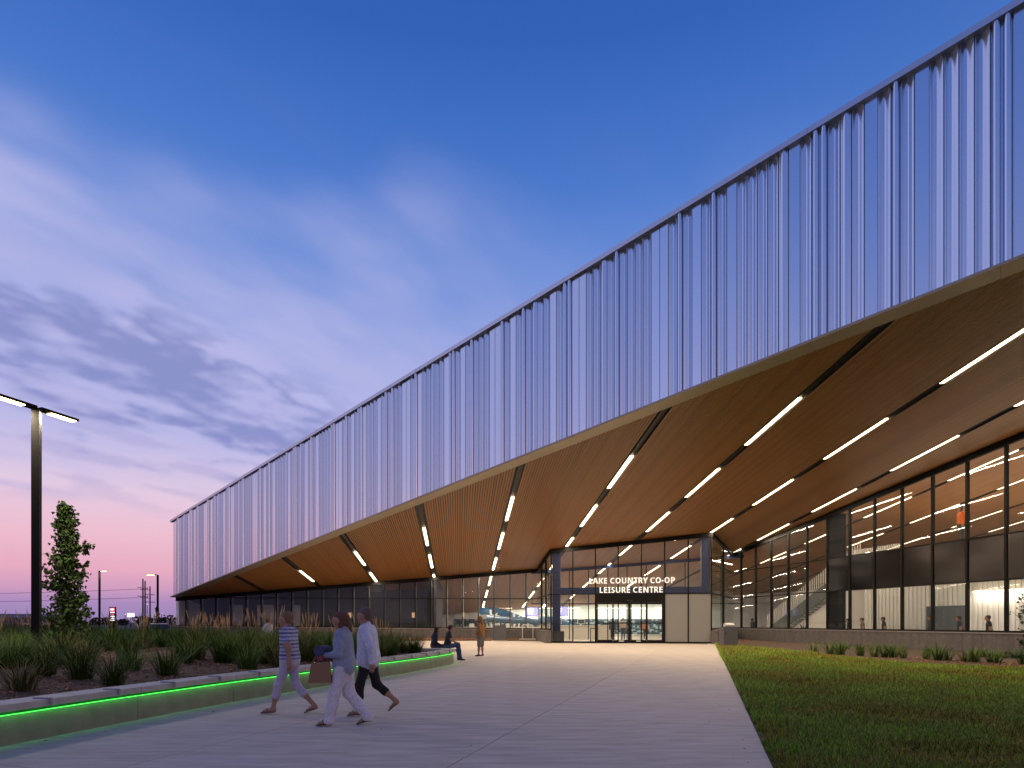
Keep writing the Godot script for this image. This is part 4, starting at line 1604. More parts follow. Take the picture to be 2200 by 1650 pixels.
func surroundings() -> void:
	# tree and lamp in the planter
	var prof := func(u: float) -> float: return 1.5 * (0.62 if u < 0.35 else lerpf(0.62, 0.20, (u - 0.35) / 0.5) if u < 0.85 else lerpf(0.20, 0.04, (u - 0.85) / 0.15)) * (0.8 + 0.3 * sin(u * 17.0))
	tree("poplar_tree", "slender young poplar tree standing in the planter beside the tall lamp post", "tree", P(-14.75, 0.45, 20.0), 5.35, prof, 3700, 0.125, "", [[0.62, 0.85, 0.35, 0.1], [0.28, 0.62, 0.5, 0.0], [0.2, 0.75, 0.45, 0.1], [0.42, -0.72, 0.15, 0.0]])
	lamp_post("tall black lamp post with two lit heads at the left edge of the planter", "", P(-13.36, 0.3, 17.0), 7.25, 0.19, [[0.30, 0.95, 1.12], [-0.30, -0.95, 1.12]], M.street, 22.0)
	lamp_post("distant black lamp post with its lit head pointing right, left of the power poles", "", P(-48.4, -0.06, 71.0), 7.6, 0.2, [[0.9, -0.4, 1.2]], M.street_far, 16.0)
	lamp_post("distant black lamp post with lit head pointing left, beside the building corner", "", P(-40.4, -0.06, 69.0), 7.0, 0.2, [[-1.0, -0.15, 1.2]], M.street, 16.0)
	# lamps of the car park behind the photographer
	for e in [[-16.0, -14.0, "car park lamp post behind the photographer on the left"], [-2.0, -22.0, "car park lamp post straight behind the photographer"]]:
		lamp_post(e[2], "", P(e[0], -0.06, e[1]), 7.4, 0.2, [[1.0, 0.0, 1.1], [-1.0, 0.0, 1.1]], M.street_far, 14.0)
	# power poles
	var pole := func(x: float, d: float, h: float, label: String) -> void:
		var o := thing("power_pole", label, "power pole", P(x, -0.06, d))
		var mb := MB.new()
		mb.col = Color(0.045, 0.03, 0.03)
		mb.tube([Vector3.ZERO, Vector3(0, h, 0)], [0.22, 0.15], 7)
		obj("pole", mb, M.rough, o)
		for y in [h - 2.3, h - 4.4]:
			var ar := MB.new()
			ar.col = Color(0.05, 0.035, 0.035)
			ar.bar(Vector3(-1.5, y + 0.1, -0.4), Vector3(1.5, y - 0.1, 0.4), 0.12, 0.14)
			for s in [-1.35, -0.7, 0.7, 1.35]:
				ar.tube([Vector3(s, y, 0.27 * s), Vector3(s, y + 0.25, 0.27 * s)], [0.05, 0.05], 5)
			obj("crossarm", ar, M.rough, o)
	pole.call(-91.5, 150.0, 12.4, "tallest of three wooden power poles left of the building corner")
	pole.call(-94.6, 156.0, 12.3, "middle one of three wooden power poles near the building corner")
	pole.call(-100.5, 168.0, 11.6, "shortest of three wooden power poles, rightmost, near the building corner")
	for y in [10.1, 8.0]:
		for s in [-1.2, 1.2]:
			var wr := MB.new()
			wr.col = Color(0.05, 0.04, 0.05)
			var pts := []
			var rad := []
			for i in 13:
				var u := i / 12.0
				pts.append(P(lerpf(-91.5 + s, -230.0, u), y - 0.3 - 4.0 * u * (1.0 - u), lerpf(150.0, 170.0, u)))
				rad.append(0.025)
			wr.tube(pts, rad, 3, false)
			tag(obj("power_line", wr, M.rough), "thin black power line running left from the wooden poles", "power line", "power lines from the wooden poles")
	# lit signs far off
	var sg := thing("pylon_sign", "distant dark pylon sign with red lit top and white rows", "sign", P(-99.0, -0.06, 150.0), 0.5)
	var sb := MB.new()
	sb.box(Vector3(0, 2.7, 0), Vector3(1.5, 5.4, 0.4))
	obj("sign_body", sb, M.post, sg)
	var sr := MB.new()
	sr.box(Vector3(-0.1, 4.75, 0.21), Vector3(1.15, 0.85, 0.03))
	obj("sign_panel", sr, M.sign_red, sg)
	var so := MB.new()
	so.ball(Vector3(-0.08, 4.8, 0.235), Vector3(0.36, 0.2, 0.012))
	obj("sign_emblem", so, M.sign_white, sg)
	for i in 5:
		var rw := MB.new()
		rw.box(Vector3(-0.05, 4.05 - i * 0.48, 0.21), Vector3(0.9 - 0.1 * (i % 2), 0.2, 0.03))
		obj("sign_row", rw, M.sign_red if i == 1 else M.sign_white, sg)
	var wb := thing("billboard", "bright white lit billboard low on the distant horizon", "sign", P(-126.0, -0.06, 200.0), 0.5)
	var wp := MB.new()
	wp.box(Vector3(0, 4.0, 0), Vector3(1.9, 1.25, 0.25))
	obj("sign_panel", wp, M.sign_white, wb)
	var wl := MB.new()
	wl.box(Vector3(0, 1.7, -0.02), Vector3(0.2, 3.36, 0.2))
	obj("sign_post", wl, M.post, wb)
	for e in [[246, 1318, 160.0], [268, 1319, 190.0], [316, 1298, 170.0], [347, 1319, 210.0], [322, 1322, 150.0]]:
		pass
	for e in [[-105.0, 160.0, 3.9], [-121.5, 190.0, 4.1], [-102.5, 170.0, 6.7], [-121.6, 210.0, 4.6]]:
		lamp_post("tiny distant street lamp with lit head on the horizon between the signs", "distant street lamps on the horizon", P(e[0], -0.06, e[1]), e[2], 0.14, [[0.6, -0.8, 0.8]], M.street_far, 4.0)
	# far trees, sheds, vehicles
	for i in 60:
		var x := -330.0 + i * 5.2 + rng.randf_range(-2, 2)
		var d := 300.0 + rng.randf_range(-25, 25)
		var hh := rng.randf_range(3.0, 5.6)
		far_tree(P(x, -0.1, d), hh)
	var sh := thing("distant_shed", "long low dark shed on the horizon at the far left", "building", P(-172.0, -0.06, 215.0), 0.3)
	var sw := MB.new()
	sw.col = Color(0.10, 0.10, 0.12)
	sw.box(Vector3(0, 1.6, 0), Vector3(24, 3.2, 9))
	obj("wall", sw, M.rough, sh)
	var srf := MB.new()
	srf.col = Color(0.16, 0.15, 0.17)
	srf.prism([Vector3(-12.4, 3.2, 5), Vector3(12.4, 3.2, 5), Vector3(12.4, 3.2, -5), Vector3(-12.4, 3.2, -5)], [Vector3(-12.4, 4.6, 0.1), Vector3(12.4, 4.6, 0.1), Vector3(12.4, 4.6, -0.1), Vector3(-12.4, 4.6, -0.1)])
	obj("roof", srf, M.rough, sh)
	car("white car parked beyond the planter left of the poplar tree", P(-38.5, -0.06, 50.0), 0.4, Color(0.7, 0.7, 0.72))
	car("orange car parked beyond the planter at the far left edge", P(-46.0, -0.06, 57.0), 0.4, Color(0.55, 0.14, 0.03))
	car("red car with tail lights parked near the building corner", P(-33.5, -0.06, 57.5), -0.9, Color(0.3, 0.03, 0.02))
	var prof2 := func(u: float) -> float: return 0.55 * (1.0 - u) + 0.12
	tree("small_tree", "small dark young tree far off between the power poles and lamp post", "tree", P(-47.5, -0.06, 81.0), 4.0, prof2, 500, 0.16)
	# shrub at the right edge
	var prof3 := func(u: float) -> float: return 0.75 * sin(PI * clampf(u * 0.9 + 0.12, 0.0, 1.0))
	tree("shrub", "dark leafy shrub in the mulch at the right edge in front of the glazing", "shrub", P(16.2, 0.02, 18.6), 2.9, prof3, 900, 0.085, "", [[0.25, -0.8, 0.3, 0.1], [0.12, -1.0, 0.25, 0.0], [0.5, -0.55, 0.5, 0.1]])


func far_tree(at: Vector3, h: float) -> void:
	var o := thing("far_tree", "dark low tree in the hazy tree line along the horizon", "tree", at, rng.randf() * TAU, "trees along the horizon")
	var mb := MB.new()
	mb.col = Color(0.03, 0.032, 0.03)
	mb.tube([Vector3.ZERO, Vector3(0, h * 0.5, 0)], [0.2, 0.12], 5)
	obj("trunk", mb, M.rough, o)
	var c := MB.new()
	for i in 70:
		var r := 2.6 * pow(rng.randf(), 0.5)
		var az := rng.randf() * TAU
		var y := rng.randf()
		leaf(c, Vector3(cos(az) * r * (1.0 - 0.5 * y), h * (0.25 + 0.8 * y), sin(az) * r), 1.3, Color(0.028, 0.038, 0.026) * rng.randf_range(0.7, 1.3))
	obj("crown", c, M.blade, o)


func bed_back(x: float) -> float:
	# distance of the back edge of the planter at x
	var d := 41.0
	while d > 24.0 and bed_edge(d) < x: d -= 0.25
	return d


# ------------------------------------------------------------------ people
# bones: [from, to, radius at from, radius at to, colour]; meshed as surface nets of their smooth union
func net(bones: Array, cell: float, k := 0.02) -> MB:
	var lo := Vector3.ONE * 1e9
	var hi := -lo
	for b in bones:
		var r := Vector3.ONE * (maxf(b[2], b[3]) + cell * 2.5)
		lo = lo.min(b[0] - r).min(b[1] - r)
		hi = hi.max(b[0] + r).max(b[1] + r)
	var nx := int((hi.x - lo.x) / cell) + 2
	var ny := int((hi.y - lo.y) / cell) + 2
	var nz := int((hi.z - lo.z) / cell) + 2
	var sum := PackedFloat32Array()
	sum.resize(nx * ny * nz)
	var best := PackedFloat32Array()
	best.resize(sum.size())
	best.fill(1e9)
	var tint := PackedByteArray()
	tint.resize(sum.size())
	for bi in bones.size():
		var b: Array = bones[bi]
		var a: Vector3 = b[0]
		var ab: Vector3 = b[1] - b[0]
		var l2 := maxf(ab.length_squared(), 1e-9)
		var ra: float = b[2]
		var rd: float = b[3] - b[2]
		var reach := maxf(b[2], b[3]) + cell * 2.4
		var p0: Vector3 = (a.min(b[1]) - Vector3.ONE * reach - lo) / cell
		var p1: Vector3 = (a.max(b[1]) + Vector3.ONE * reach - lo) / cell
		for x in range(maxi(0, int(p0.x)), mini(nx, int(p1.x) + 2)):
			for y in range(maxi(0, int(p0.y)), mini(ny, int(p1.y) + 2)):
				for z in range(maxi(0, int(p0.z)), mini(nz, int(p1.z) + 2)):
					var p := lo + Vector3(x, y, z) * cell
					var t := clampf((p - a).dot(ab) / l2, 0.0, 1.0)
					var dd := p.distance_to(a + ab * t) - ra - rd * t
					if dd > cell * 4.0: continue
					var at := (x * ny + y) * nz + z
					sum[at] += exp(-dd / k)
					if dd < best[at]:
						best[at] = dd
						tint[at] = bi
	var mb := MB.new()
	var vert := PackedInt32Array()
	vert.resize(sum.size())
	vert.fill(-1)
	var f := func(at: int) -> float: return -k * log(sum[at]) if sum[at] > 0.0 else 1.0
	var val := PackedFloat32Array()
	val.resize(sum.size())
	for i in sum.size():
		val[i] = -k * log(sum[i]) if sum[i] > 0.0 else 1.0
	var sx := ny * nz
	var offs := [0, sx, nz, sx + nz, 1, sx + 1, nz + 1, sx + nz + 1]
	var corner := [Vector3(0, 0, 0), Vector3(1, 0, 0), Vector3(0, 1, 0), Vector3(1, 1, 0), Vector3(0, 0, 1), Vector3(1, 0, 1), Vector3(0, 1, 1), Vector3(1, 1, 1)]
	var edges := [[0, 1], [2, 3], [4, 5], [6, 7], [0, 2], [1, 3], [4, 6], [5, 7], [0, 4], [1, 5], [2, 6], [3, 7]]
	for x in nx - 1:
		for y in ny - 1:
			for z in nz - 1:
				var at := (x * ny + y) * nz + z
				if val[at] > cell * 2.2 or val[at] < -cell * 2.2: continue
				var inside := 0
				for o in offs:
					if val[at + o] < 0.0: inside += 1
				if inside == 0 or inside == 8: continue
				var p := Vector3.ZERO
				var n := 0
				for e in edges:
					var v0 := val[at + offs[e[0]]]
					var v1 := val[at + offs[e[1]]]
					if (v0 < 0.0) != (v1 < 0.0):
						p += (corner[e[0]] as Vector3).lerp(corner[e[1]], v0 / (v0 - v1))
						n += 1
				vert[at] = mb.v.size()
				mb.v.append(lo + (Vector3(x, y, z) + p / n) * cell)
				var g := Vector3(val[at + sx] + val[at + sx + 1] + val[at + sx + nz] - val[at] - val[at + 1] - val[at + nz], val[at + nz] + val[at + sx + nz] + val[at + nz + 1] - val[at] - val[at + sx] - val[at + 1], val[at + 1] + val[at + sx + 1] + val[at + nz + 1] - val[at] - val[at + sx] - val[at + nz])
				mb.n.append(g.normalized())
				mb.c.append(bones[tint[at]][4])
	for x in range(1, nx - 1):
		for y in range(1, ny - 1):
			for z in range(1, nz - 1):
				var at := (x * ny + y) * nz + z
				var s := val[at] < 0.0
				for ax in 3:
					var step: int = [sx, nz, 1][ax]
					var s2 := val[at + step] < 0.0
					if s == s2: continue
					var u: int = [nz, 1, sx][ax]
					var w: int = [1, sx, nz][ax]
					var q := [vert[at], vert[at - u], vert[at - u - w], vert[at - w]]
					if q.min() < 0: continue
					if s:
						mb.ix.append_array(PackedInt32Array([q[0], q[2], q[1], q[0], q[3], q[2]]))
					else:
						mb.ix.append_array(PackedInt32Array([q[0], q[1], q[2], q[0], q[2], q[3]]))
	return mb


# a figure facing +x, right hand at +z. pose keys: elbow/wrist/knee/ankle per side [left, right]
func person(label: String, at: Vector3, turn: float, o: Dictionary) -> Node3D:
	var root := thing("person", label, "person", at, turn)
	var sc: float = o.get("height", 1.7) / 1.7
	var cell: float = o.get("cell", 0.02)
	var skin: Color = o.get("skin", Color(0.42, 0.23, 0.15))
	var top: Color = o.get("top", Color(0.3, 0.3, 0.35))
	var low: Color = o.get("low", Color(0.06, 0.07, 0.10))
	var shoe: Color = o.get("shoe", Color(0.03, 0.03, 0.03))
	var hairc: Color = o.get("hair", Color(0.06, 0.035, 0.02))
	var sleeve: float = o.get("sleeve", 1.0)     # 0 none, 0.5 to the elbow, 1 long
	var leg: float = o.get("leg", 1.0)           # 0.5 to the knee, 0.8 calf, 1 ankle
	var hip: Vector3 = o.get("hip", Vector3(0, 0.93, 0))
	var chest: Vector3 = o.get("chest", hip + Vector3(0.02, 0.36, 0))
	var neck: Vector3 = o.get("neck", chest + Vector3(0.01, 0.17, 0))
	var head: Vector3 = o.get("head", neck + Vector3(0.04, 0.15, 0))
	var girth: float = o.get("girth", 1.0)
	var b := []
	var sl := chest + Vector3(0, 0.10, -0.175)
	var sr := chest + Vector3(0, 0.10, 0.175)
	# torso
	for z in [-0.065, 0.065]:
		b.append([hip + Vector3(0, 0.02, z), chest + Vector3(0, 0, z), 0.125 * girth, 0.115 * girth, top])
		b.append([hip + Vector3(0, -0.04, z), hip + Vector3(0, 0.03, z), 0.118 * girth, 0.122 * girth, top if o.get("long_top", false) else low])
	b.append([sl, sr, 0.065, 0.065, top])
	b.append([chest + Vector3(0, 0.04, 0), neck, 0.10, 0.055, top])
	b.append([neck + Vector3(0, -0.01, 0), head + Vector3(-0.01, -0.05, 0), 0.052, 0.052, skin])
	# head: skull, face, chin, nose, ears
	b.append([head + Vector3(-0.02, 0.035, 0), head + Vector3(0.02, 0.01, 0), 0.088, 0.082, skin])
	b.append([head + Vector3(0.03, -0.02, 0), head + Vector3(0.045, -0.075, 0), 0.07, 0.042, skin])
	b.append([head + Vector3(0.093, 0.0, 0), head + Vector3(0.105, -0.025, 0), 0.010, 0.014, skin])
	for z in [-0.085, 0.085]:
		b.append([head + Vector3(-0.005, 0.01, z), head + Vector3(-0.008, -0.025, z), 0.018, 0.013, skin])
	var el: Array = o.elbow
	var wr: Array = o.wrist
	var kn: Array = o.knee
	var an: Array = o.ankle
	for s in 2:
		var z := -1.0 if s == 0 else 1.0
		var sh: Vector3 = sl if s == 0 else sr
		var e: Vector3 = el[s]
		var w: Vector3 = wr[s]
		var c1 := top if sleeve > 0.2 else skin
		var c2 := top if sleeve > 0.8 else skin
		var loose := 0.014 if sleeve > 0.2 else 0.0
		b.append([sh, sh.lerp(e, 0.55), 0.058 + loose, 0.047 + loose, c1])
		b.append([sh.lerp(e, 0.55), e, 0.046 + (loose if sleeve > 0.45 else 0.0), 0.041 + (loose if sleeve > 0.45 else 0.0), c1 if sleeve > 0.45 else skin])
		b.append([e, w, 0.041 + (0.012 if sleeve > 0.8 else 0.0), 0.028 + (0.012 if sleeve > 0.8 else 0.0), c2])
		var hd: Vector3 = w + (w - e).normalized() * 0.075
		b.append([w, hd, 0.026, 0.034, skin])
		# legs
		var hp: Vector3 = hip + Vector3(0, -0.04, 0.085 * z)
		var k: Vector3 = kn[s]
		var a: Vector3 = an[s]
		var lo2: float = o.get("wide", 0.012)
		b.append([hp, k, 0.088 + lo2, 0.056 + lo2, low])
		var m: Vector3 = k.lerp(a, 0.45)
		b.append([k, m, (0.055 + lo2) if leg > 0.55 else 0.052, (0.052 + lo2) if leg > 0.7 else 0.054, low if leg > 0.7 else skin])
		b.append([m, a, (0.05 + lo2) if leg > 0.95 else 0.048, (0.042 + lo2) if leg > 0.95 else 0.034, low if leg > 0.95 else skin])
		var toe: Vector3 = a + (o.toe[s] if o.has("toe") else Vector3(0.16, -0.055, 0.02 * z))
		b.append([a + Vector3(-0.02, -0.03, 0), toe, 0.036, 0.026, skin if o.get("sandals", false) else shoe])
	var body := net(b, cell)
	if o.has("stripes"):
		for i in body.v.size():
			if body.c[i].is_equal_approx(top) and fposmod(body.v[i].y, 0.062) < 0.026:
				body.c[i] = o.stripes
	# fingers and thumb, grown from each palm
	for s in 2:
		if o.get("pockets", false): break
		var w: Vector3 = wr[s]
		var dir: Vector3 = (w - (el[s] as Vector3)).normalized()
		var side := dir.cross(Vector3(0, 0, 1)).normalized()
		if side.length() < 0.5: side = Vector3(1, 0, 0)
		var palm := dir.cross(side).normalized() * (1.0 if s == 0 else -1.0)
		body.col = skin
		for i in 4:
			var base: Vector3 = w + dir * 0.095 + side * (0.03 - 0.02 * i)
			var ln: float = [0.066, 0.075, 0.07, 0.055][i]
			var p1 := base + (dir + palm * 0.15).normalized() * ln * 0.5
			body.tube([base - dir * 0.02, base, p1, p1 + (dir + palm * 0.8).normalized() * ln * 0.5], [0.0095, 0.0095, 0.0085, 0.006], 5)
		var tb: Vector3 = w + dir * 0.04 + side * 0.03
		body.tube([tb, tb + (dir + side).normalized() * 0.04, tb + (dir * 1.5 + side + palm * 0.4).normalized() * 0.072], [0.012, 0.010, 0.007], 5)
	# eyes and mouth
	for z in [-0.033, 0.033]:
		body.col = Color(0.6, 0.58, 0.55)
		body.ball(head + Vector3(0.083, 0.018, z), Vector3(0.012, 0.009, 0.014), Basis.IDENTITY, 4, 6)
		body.col = Color(0.02, 0.015, 0.01)
		body.ball(head + Vector3(0.092, 0.018, z), Vector3(0.005, 0.006, 0.006), Basis.IDENTITY, 4, 6)
	body.col = skin * Color(0.9, 0.5, 0.5)
	body.ball(head + Vector3(0.083, -0.055, 0), Vector3(0.008, 0.006, 0.024), Basis.IDENTITY, 4, 6)
	var bo := obj("body", body, M.cloth, root)
	bo.scale = Vector3.ONE * sc
	# hair, hood or cap
	var hb := []
	var style: String = o.get("style", "short")
	if style == "hood":
		hb = [[head + Vector3(-0.035, 0.04, 0), head + Vector3(-0.01, -0.03, 0), 0.112, 0.105, top], [head + Vector3(-0.05, -0.06, 0), neck + Vector3(-0.05, -0.02, 0), 0.085, 0.09, top], [head + Vector3(0.02, 0.075, 0), head + Vector3(-0.03, 0.07, 0), 0.07, 0.08, top]]
	else:
		hb = [[head + Vector3(-0.035, 0.055, 0), head + Vector3(0.015, 0.06, 0), 0.084, 0.074, hairc], [head + Vector3(-0.045, 0.03, 0), head + Vector3(-0.05, -0.03, 0), 0.082, 0.06, hairc]]
		for z in [-0.05, 0.05]:
			hb.append([head + Vector3(-0.025, 0.04, z), head + Vector3(-0.025, -0.01 if style == "short" else -0.09, z * 1.1), 0.05, 0.035, hairc])
		if style == "long":
			hb.append([head + Vector3(-0.05, 0.0, 0), neck + Vector3(-0.10, -0.08, 0), 0.075, 0.05, hairc])
			hb.append([neck + Vector3(-0.10, -0.08, 0), chest + Vector3(-0.15, 0.0, 0), 0.055, 0.03, hairc])
		if style == "tail":
			hb.append([head + Vector3(-0.10, 0.04, 0), neck + Vector3(-0.14, -0.02, 0.0), 0.04, 0.018, hairc])
	var ho := obj("hood" if style == "hood" else "hair", net(hb, minf(cell, 0.014)), M.cloth, root)
	ho.scale = Vector3.ONE * sc
	if style == "cap":
		var cm := MB.new()
		cm.col = o.get("cap", Color(0.03, 0.03, 0.035))
		cm.ball(head + Vector3(-0.005, 0.075, 0), Vector3(0.108, 0.075, 0.098), Basis.IDENTITY, 8, 14)
		cm.box(head + Vector3(0.13, 0.062, 0), Vector3(0.11, 0.012, 0.13))
		obj("cap", cm, M.cloth, root).scale = Vector3.ONE * sc
	if o.get("sandals", false):
		for s in 2:
			var a: Vector3 = an[s]
			var toe: Vector3 = a + (o.toe[s] if o.has("toe") else Vector3(0.16, -0.055, 0.02 * (-1.0 if s == 0 else 1.0)))
			var f := (toe - a + Vector3(0, 0.05, 0))
			var heel := a + Vector3(-0.05, -0.072, 0) if not o.has("toe") else a + (a - toe).normalized() * 0.02 + Vector3(-0.02, -0.06, 0)
			var tip := toe + f.normalized() * 0.035 + Vector3(0, -0.026, 0)
			var sm := MB.new()
			sm.col = shoe
			sm.bar(heel, tip, 0.095, 0.018)
			sm.tube([heel.lerp(tip, 0.45) + Vector3(0, 0.0, -0.048), heel.lerp(tip, 0.62) + Vector3(0, 0.062, 0), heel.lerp(tip, 0.45) + Vector3(0, 0.0, 0.048)], [0.013, 0.014, 0.013], 5)
			sm.tube([heel.lerp(tip, 0.60) + Vector3(0, 0.062, 0), heel.lerp(tip, 0.86) + Vector3(0, 0.012, 0)], [0.010, 0.007], 5)
			obj("sandal", sm, M.paint, root).scale = Vector3.ONE * sc
	return root


func people() -> void:
	var stand_arms := [[Vector3(-0.03, 1.10, -0.25), Vector3(-0.03, 1.10, 0.25)], [Vector3(0.04, 0.86, -0.26), Vector3(0.04, 0.86, 0.26)]]
	var stand := {"elbow": stand_arms[0], "wrist": stand_arms[1], "knee": [Vector3(0.02, 0.50, -0.10), Vector3(0.02, 0.50, 0.10)], "ankle": [Vector3(0.0, 0.08, -0.10), Vector3(0.0, 0.08, 0.10)]}
	var pose := func(extra: Dictionary) -> Dictionary:
		var r := stand.duplicate()
		r.merge(extra, true)
		return r
	# three walkers crossing to the left
	person("woman in striped top and pale cropped trousers, leading three walkers", P(-3.78, 0, 10.3), PI - 0.12, {"height": 1.69, "cell": 0.017, "top": Color(0.42, 0.45, 0.62), "stripes": Color(0.07, 0.09, 0.22), "low": Color(0.52, 0.47, 0.60), "leg": 0.8, "sleeve": 0.4, "hair": Color(0.20, 0.12, 0.06), "sandals": true, "shoe": Color(0.08, 0.05, 0.04), "girth": 1.05, "style": "short",
		"elbow": [Vector3(-0.10, 1.12, -0.25), Vector3(0.06, 1.11, 0.24)], "wrist": [Vector3(-0.12, 0.88, -0.27), Vector3(0.20, 0.92, 0.22)],
		"knee": [Vector3(0.16, 0.50, -0.09), Vector3(-0.06, 0.49, 0.09)], "ankle": [Vector3(0.26, 0.09, -0.09), Vector3(-0.40, 0.13, 0.09)], "toe": [Vector3(0.16, -0.045, -0.01), Vector3(0.14, -0.085, 0.01)]})
	person("woman in grey-blue cardigan and wide white trousers, middle of three walkers", P(-2.52, 0, 9.1), PI - 0.05, {"height": 1.67, "cell": 0.017, "top": Color(0.27, 0.32, 0.44), "long_top": true, "low": Color(0.66, 0.64, 0.72), "wide": 0.03, "sleeve": 1.0, "hair": Color(0.13, 0.06, 0.04), "sandals": true, "shoe": Color(0.025, 0.02, 0.02), "girth": 1.15, "style": "tail",
		"elbow": [Vector3(0.02, 1.10, -0.26), Vector3(0.03, 1.10, 0.26)], "wrist": [Vector3(0.25, 1.08, -0.15), Vector3(0.25, 1.06, 0.16)],
		"knee": [Vector3(0.13, 0.50, -0.09), Vector3(-0.04, 0.49, 0.09)], "ankle": [Vector3(0.20, 0.09, -0.09), Vector3(-0.34, 0.12, 0.10)], "toe": [Vector3(0.16, -0.045, 0.0), Vector3(0.14, -0.075, 0.0)]})
	person("man in loose white shirt and black cropped trousers, last of three walkers", P(-2.38, 0, 10.05), PI - 0.1, {"height": 1.75, "cell": 0.017, "top": Color(0.62, 0.66, 0.82), "low": Color(0.012, 0.012, 0.014), "leg": 0.8, "sleeve": 1.0, "hair": Color(0.14, 0.10, 0.08), "long_top": true, "sandals": true, "shoe": Color(0.10, 0.07, 0.06), "girth": 1.25, "style": "short",
		"elbow": [Vector3(-0.12, 1.12, -0.28), Vector3(0.02, 1.11, 0.28)], "wrist": [Vector3(-0.14, 0.88, -0.28), Vector3(0.14, 0.92, 0.26)],
		"knee": [Vector3(0.12, 0.50, -0.09), Vector3(-0.10, 0.50, 0.09)], "ankle": [Vector3(0.12, 0.09, -0.09), Vector3(-0.42, 0.24, 0.09)], "toe": [Vector3(0.16, -0.045, 0.0), Vector3(0.09, -0.12, 0.0)]})
	# what the middle woman carries
	var bag := thing("shoulder_bag", "brown leather bag hanging in front of the woman in white trousers", "bag", P(-2.83, 0.82, 8.95), 0.1)
	var bm := MB.new()
	bm.col = Color(0.16, 0.075, 0.035)
	bm.prism([Vector3(-0.17, -0.16, -0.06), Vector3(0.17, -0.16, -0.06), Vector3(0.17, -0.16, 0.06), Vector3(-0.17, -0.16, 0.06)], [Vector3(-0.13, 0.13, -0.035), Vector3(0.13, 0.13, -0.035), Vector3(0.13, 0.13, 0.035), Vector3(-0.13, 0.13, 0.035)])
	obj("bag_body", bm, M.gloss, bag)
	var bs := MB.new()
	bs.col = Color(0.10, 0.045, 0.02)
	bs.tube([Vector3(-0.12, 0.12, 0), Vector3(-0.05, 0.26, -0.02), Vector3(0.05, 0.27, -0.03), Vector3(0.12, 0.12, 0)], [0.012, 0.012, 0.012, 0.012], 6)
	obj("bag_strap", bs, M.gloss, bag)
	var tw := thing("folded_towel", "rolled dark and red towel held in the arms of the middle walking woman", "towel", P(-2.82, 1.10, 9.08), 0.0)
	var tm := MB.new()
	tm.col = Color(0.05, 0.06, 0.14)
	tm.tube([Vector3(-0.02, 0.03, -0.2), Vector3(-0.02, 0.03, 0.2)], [0.075, 0.075], 10)
	obj("roll", tm, M.cloth, tw)
	var t2 := MB.new()
	t2.col = Color(0.25, 0.05, 0.07)
	t2.tube([Vector3(0.0, -0.075, -0.19), Vector3(0.0, -0.075, 0.19)], [0.045, 0.045], 10)
	obj("lower_roll", t2, M.cloth, tw)
	# boy in hooded top
	person("boy in brown hooded top and grey shorts standing with hands in pockets", P(-1.42, 0.0, 27.6), 2.7, {"height": 1.76, "cell": 0.022, "top": Color(0.32, 0.15, 0.045), "low": Color(0.20, 0.20, 0.17), "leg": 0.5, "style": "hood", "girth": 1.12, "long_top": true, "pockets": true, "wide": 0.03, "shoe": Color(0.025, 0.025, 0.025),
		"elbow": [Vector3(-0.10, 1.12, -0.28), Vector3(-0.10, 1.12, 0.28)], "wrist": [Vector3(0.12, 1.0, -0.17), Vector3(0.12, 1.0, 0.17)], "knee": [Vector3(0.03, 0.50, -0.11), Vector3(0.0, 0.50, 0.11)], "ankle": [Vector3(0.05, 0.08, -0.12), Vector3(-0.03, 0.08, 0.12)]})
	# two people seated on the planter tip, facing right
	var sit := {"hip": Vector3(0, 0.62, 0), "chest": Vector3(0.05, 0.97, 0), "neck": Vector3(0.09, 1.13, 0), "head": Vector3(0.15, 1.27, 0),
		"knee": [Vector3(0.43, 0.60, -0.11), Vector3(0.43, 0.60, 0.11)], "ankle": [Vector3(0.46, 0.08, -0.11), Vector3(0.52, 0.08, 0.11)]}
	var s1 := sit.duplicate()
	s1.merge({"height": 1.74, "cell": 0.022, "top": Color(0.025, 0.025, 0.03), "low": Color(0.05, 0.09, 0.17), "sleeve": 0.45, "hair": Color(0.05, 0.025, 0.015), "elbow": [Vector3(0.12, 0.80, -0.24), Vector3(0.12, 0.80, 0.24)], "wrist": [Vector3(0.34, 0.72, -0.14), Vector3(0.34, 0.72, 0.14)]})
	person("man in dark T-shirt and blue jeans sitting on the planter tip facing right", P(-2.62, 0.0, 24.55), 0.25, s1)
	var s2 := sit.duplicate()
	s2.merge({"height": 1.64, "cell": 0.022, "top": Color(0.02, 0.018, 0.05), "low": Color(0.05, 0.05, 0.08), "sleeve": 1.0, "style": "long", "hair": Color(0.035, 0.015, 0.012), "elbow": [Vector3(0.0, 0.78, -0.24), Vector3(0.0, 0.78, 0.24)], "wrist": [Vector3(0.22, 0.66, -0.16), Vector3(0.22, 0.66, 0.16)]})
	person("woman with long dark hair and navy top sitting on the planter tip", P(-3.22, 0.0, 24.95), 0.35, s2)
	# woman in white behind the grasses
	var wt := person("woman in white top with a strap across her back, seen behind the grasses", P(-12.35, 0.0, 30.6), 1.3, pose.call({"height": 1.70, "cell": 0.026, "top": Color(0.66, 0.62, 0.52), "girth": 1.25, "hair": Color(0.10, 0.04, 0.02), "low": Color(0.06, 0.06, 0.07), "long_top": true}))
	var stp := MB.new()
	stp.col = Color(0.08, 0.07, 0.06)
	stp.tube([Vector3(-0.17, 1.05, -0.17), Vector3(-0.19, 1.25, 0.0), Vector3(-0.10, 1.45, 0.14)], [0.014, 0.014, 0.014], 5)
	obj("bag_strap", stp, M.cloth, wt)
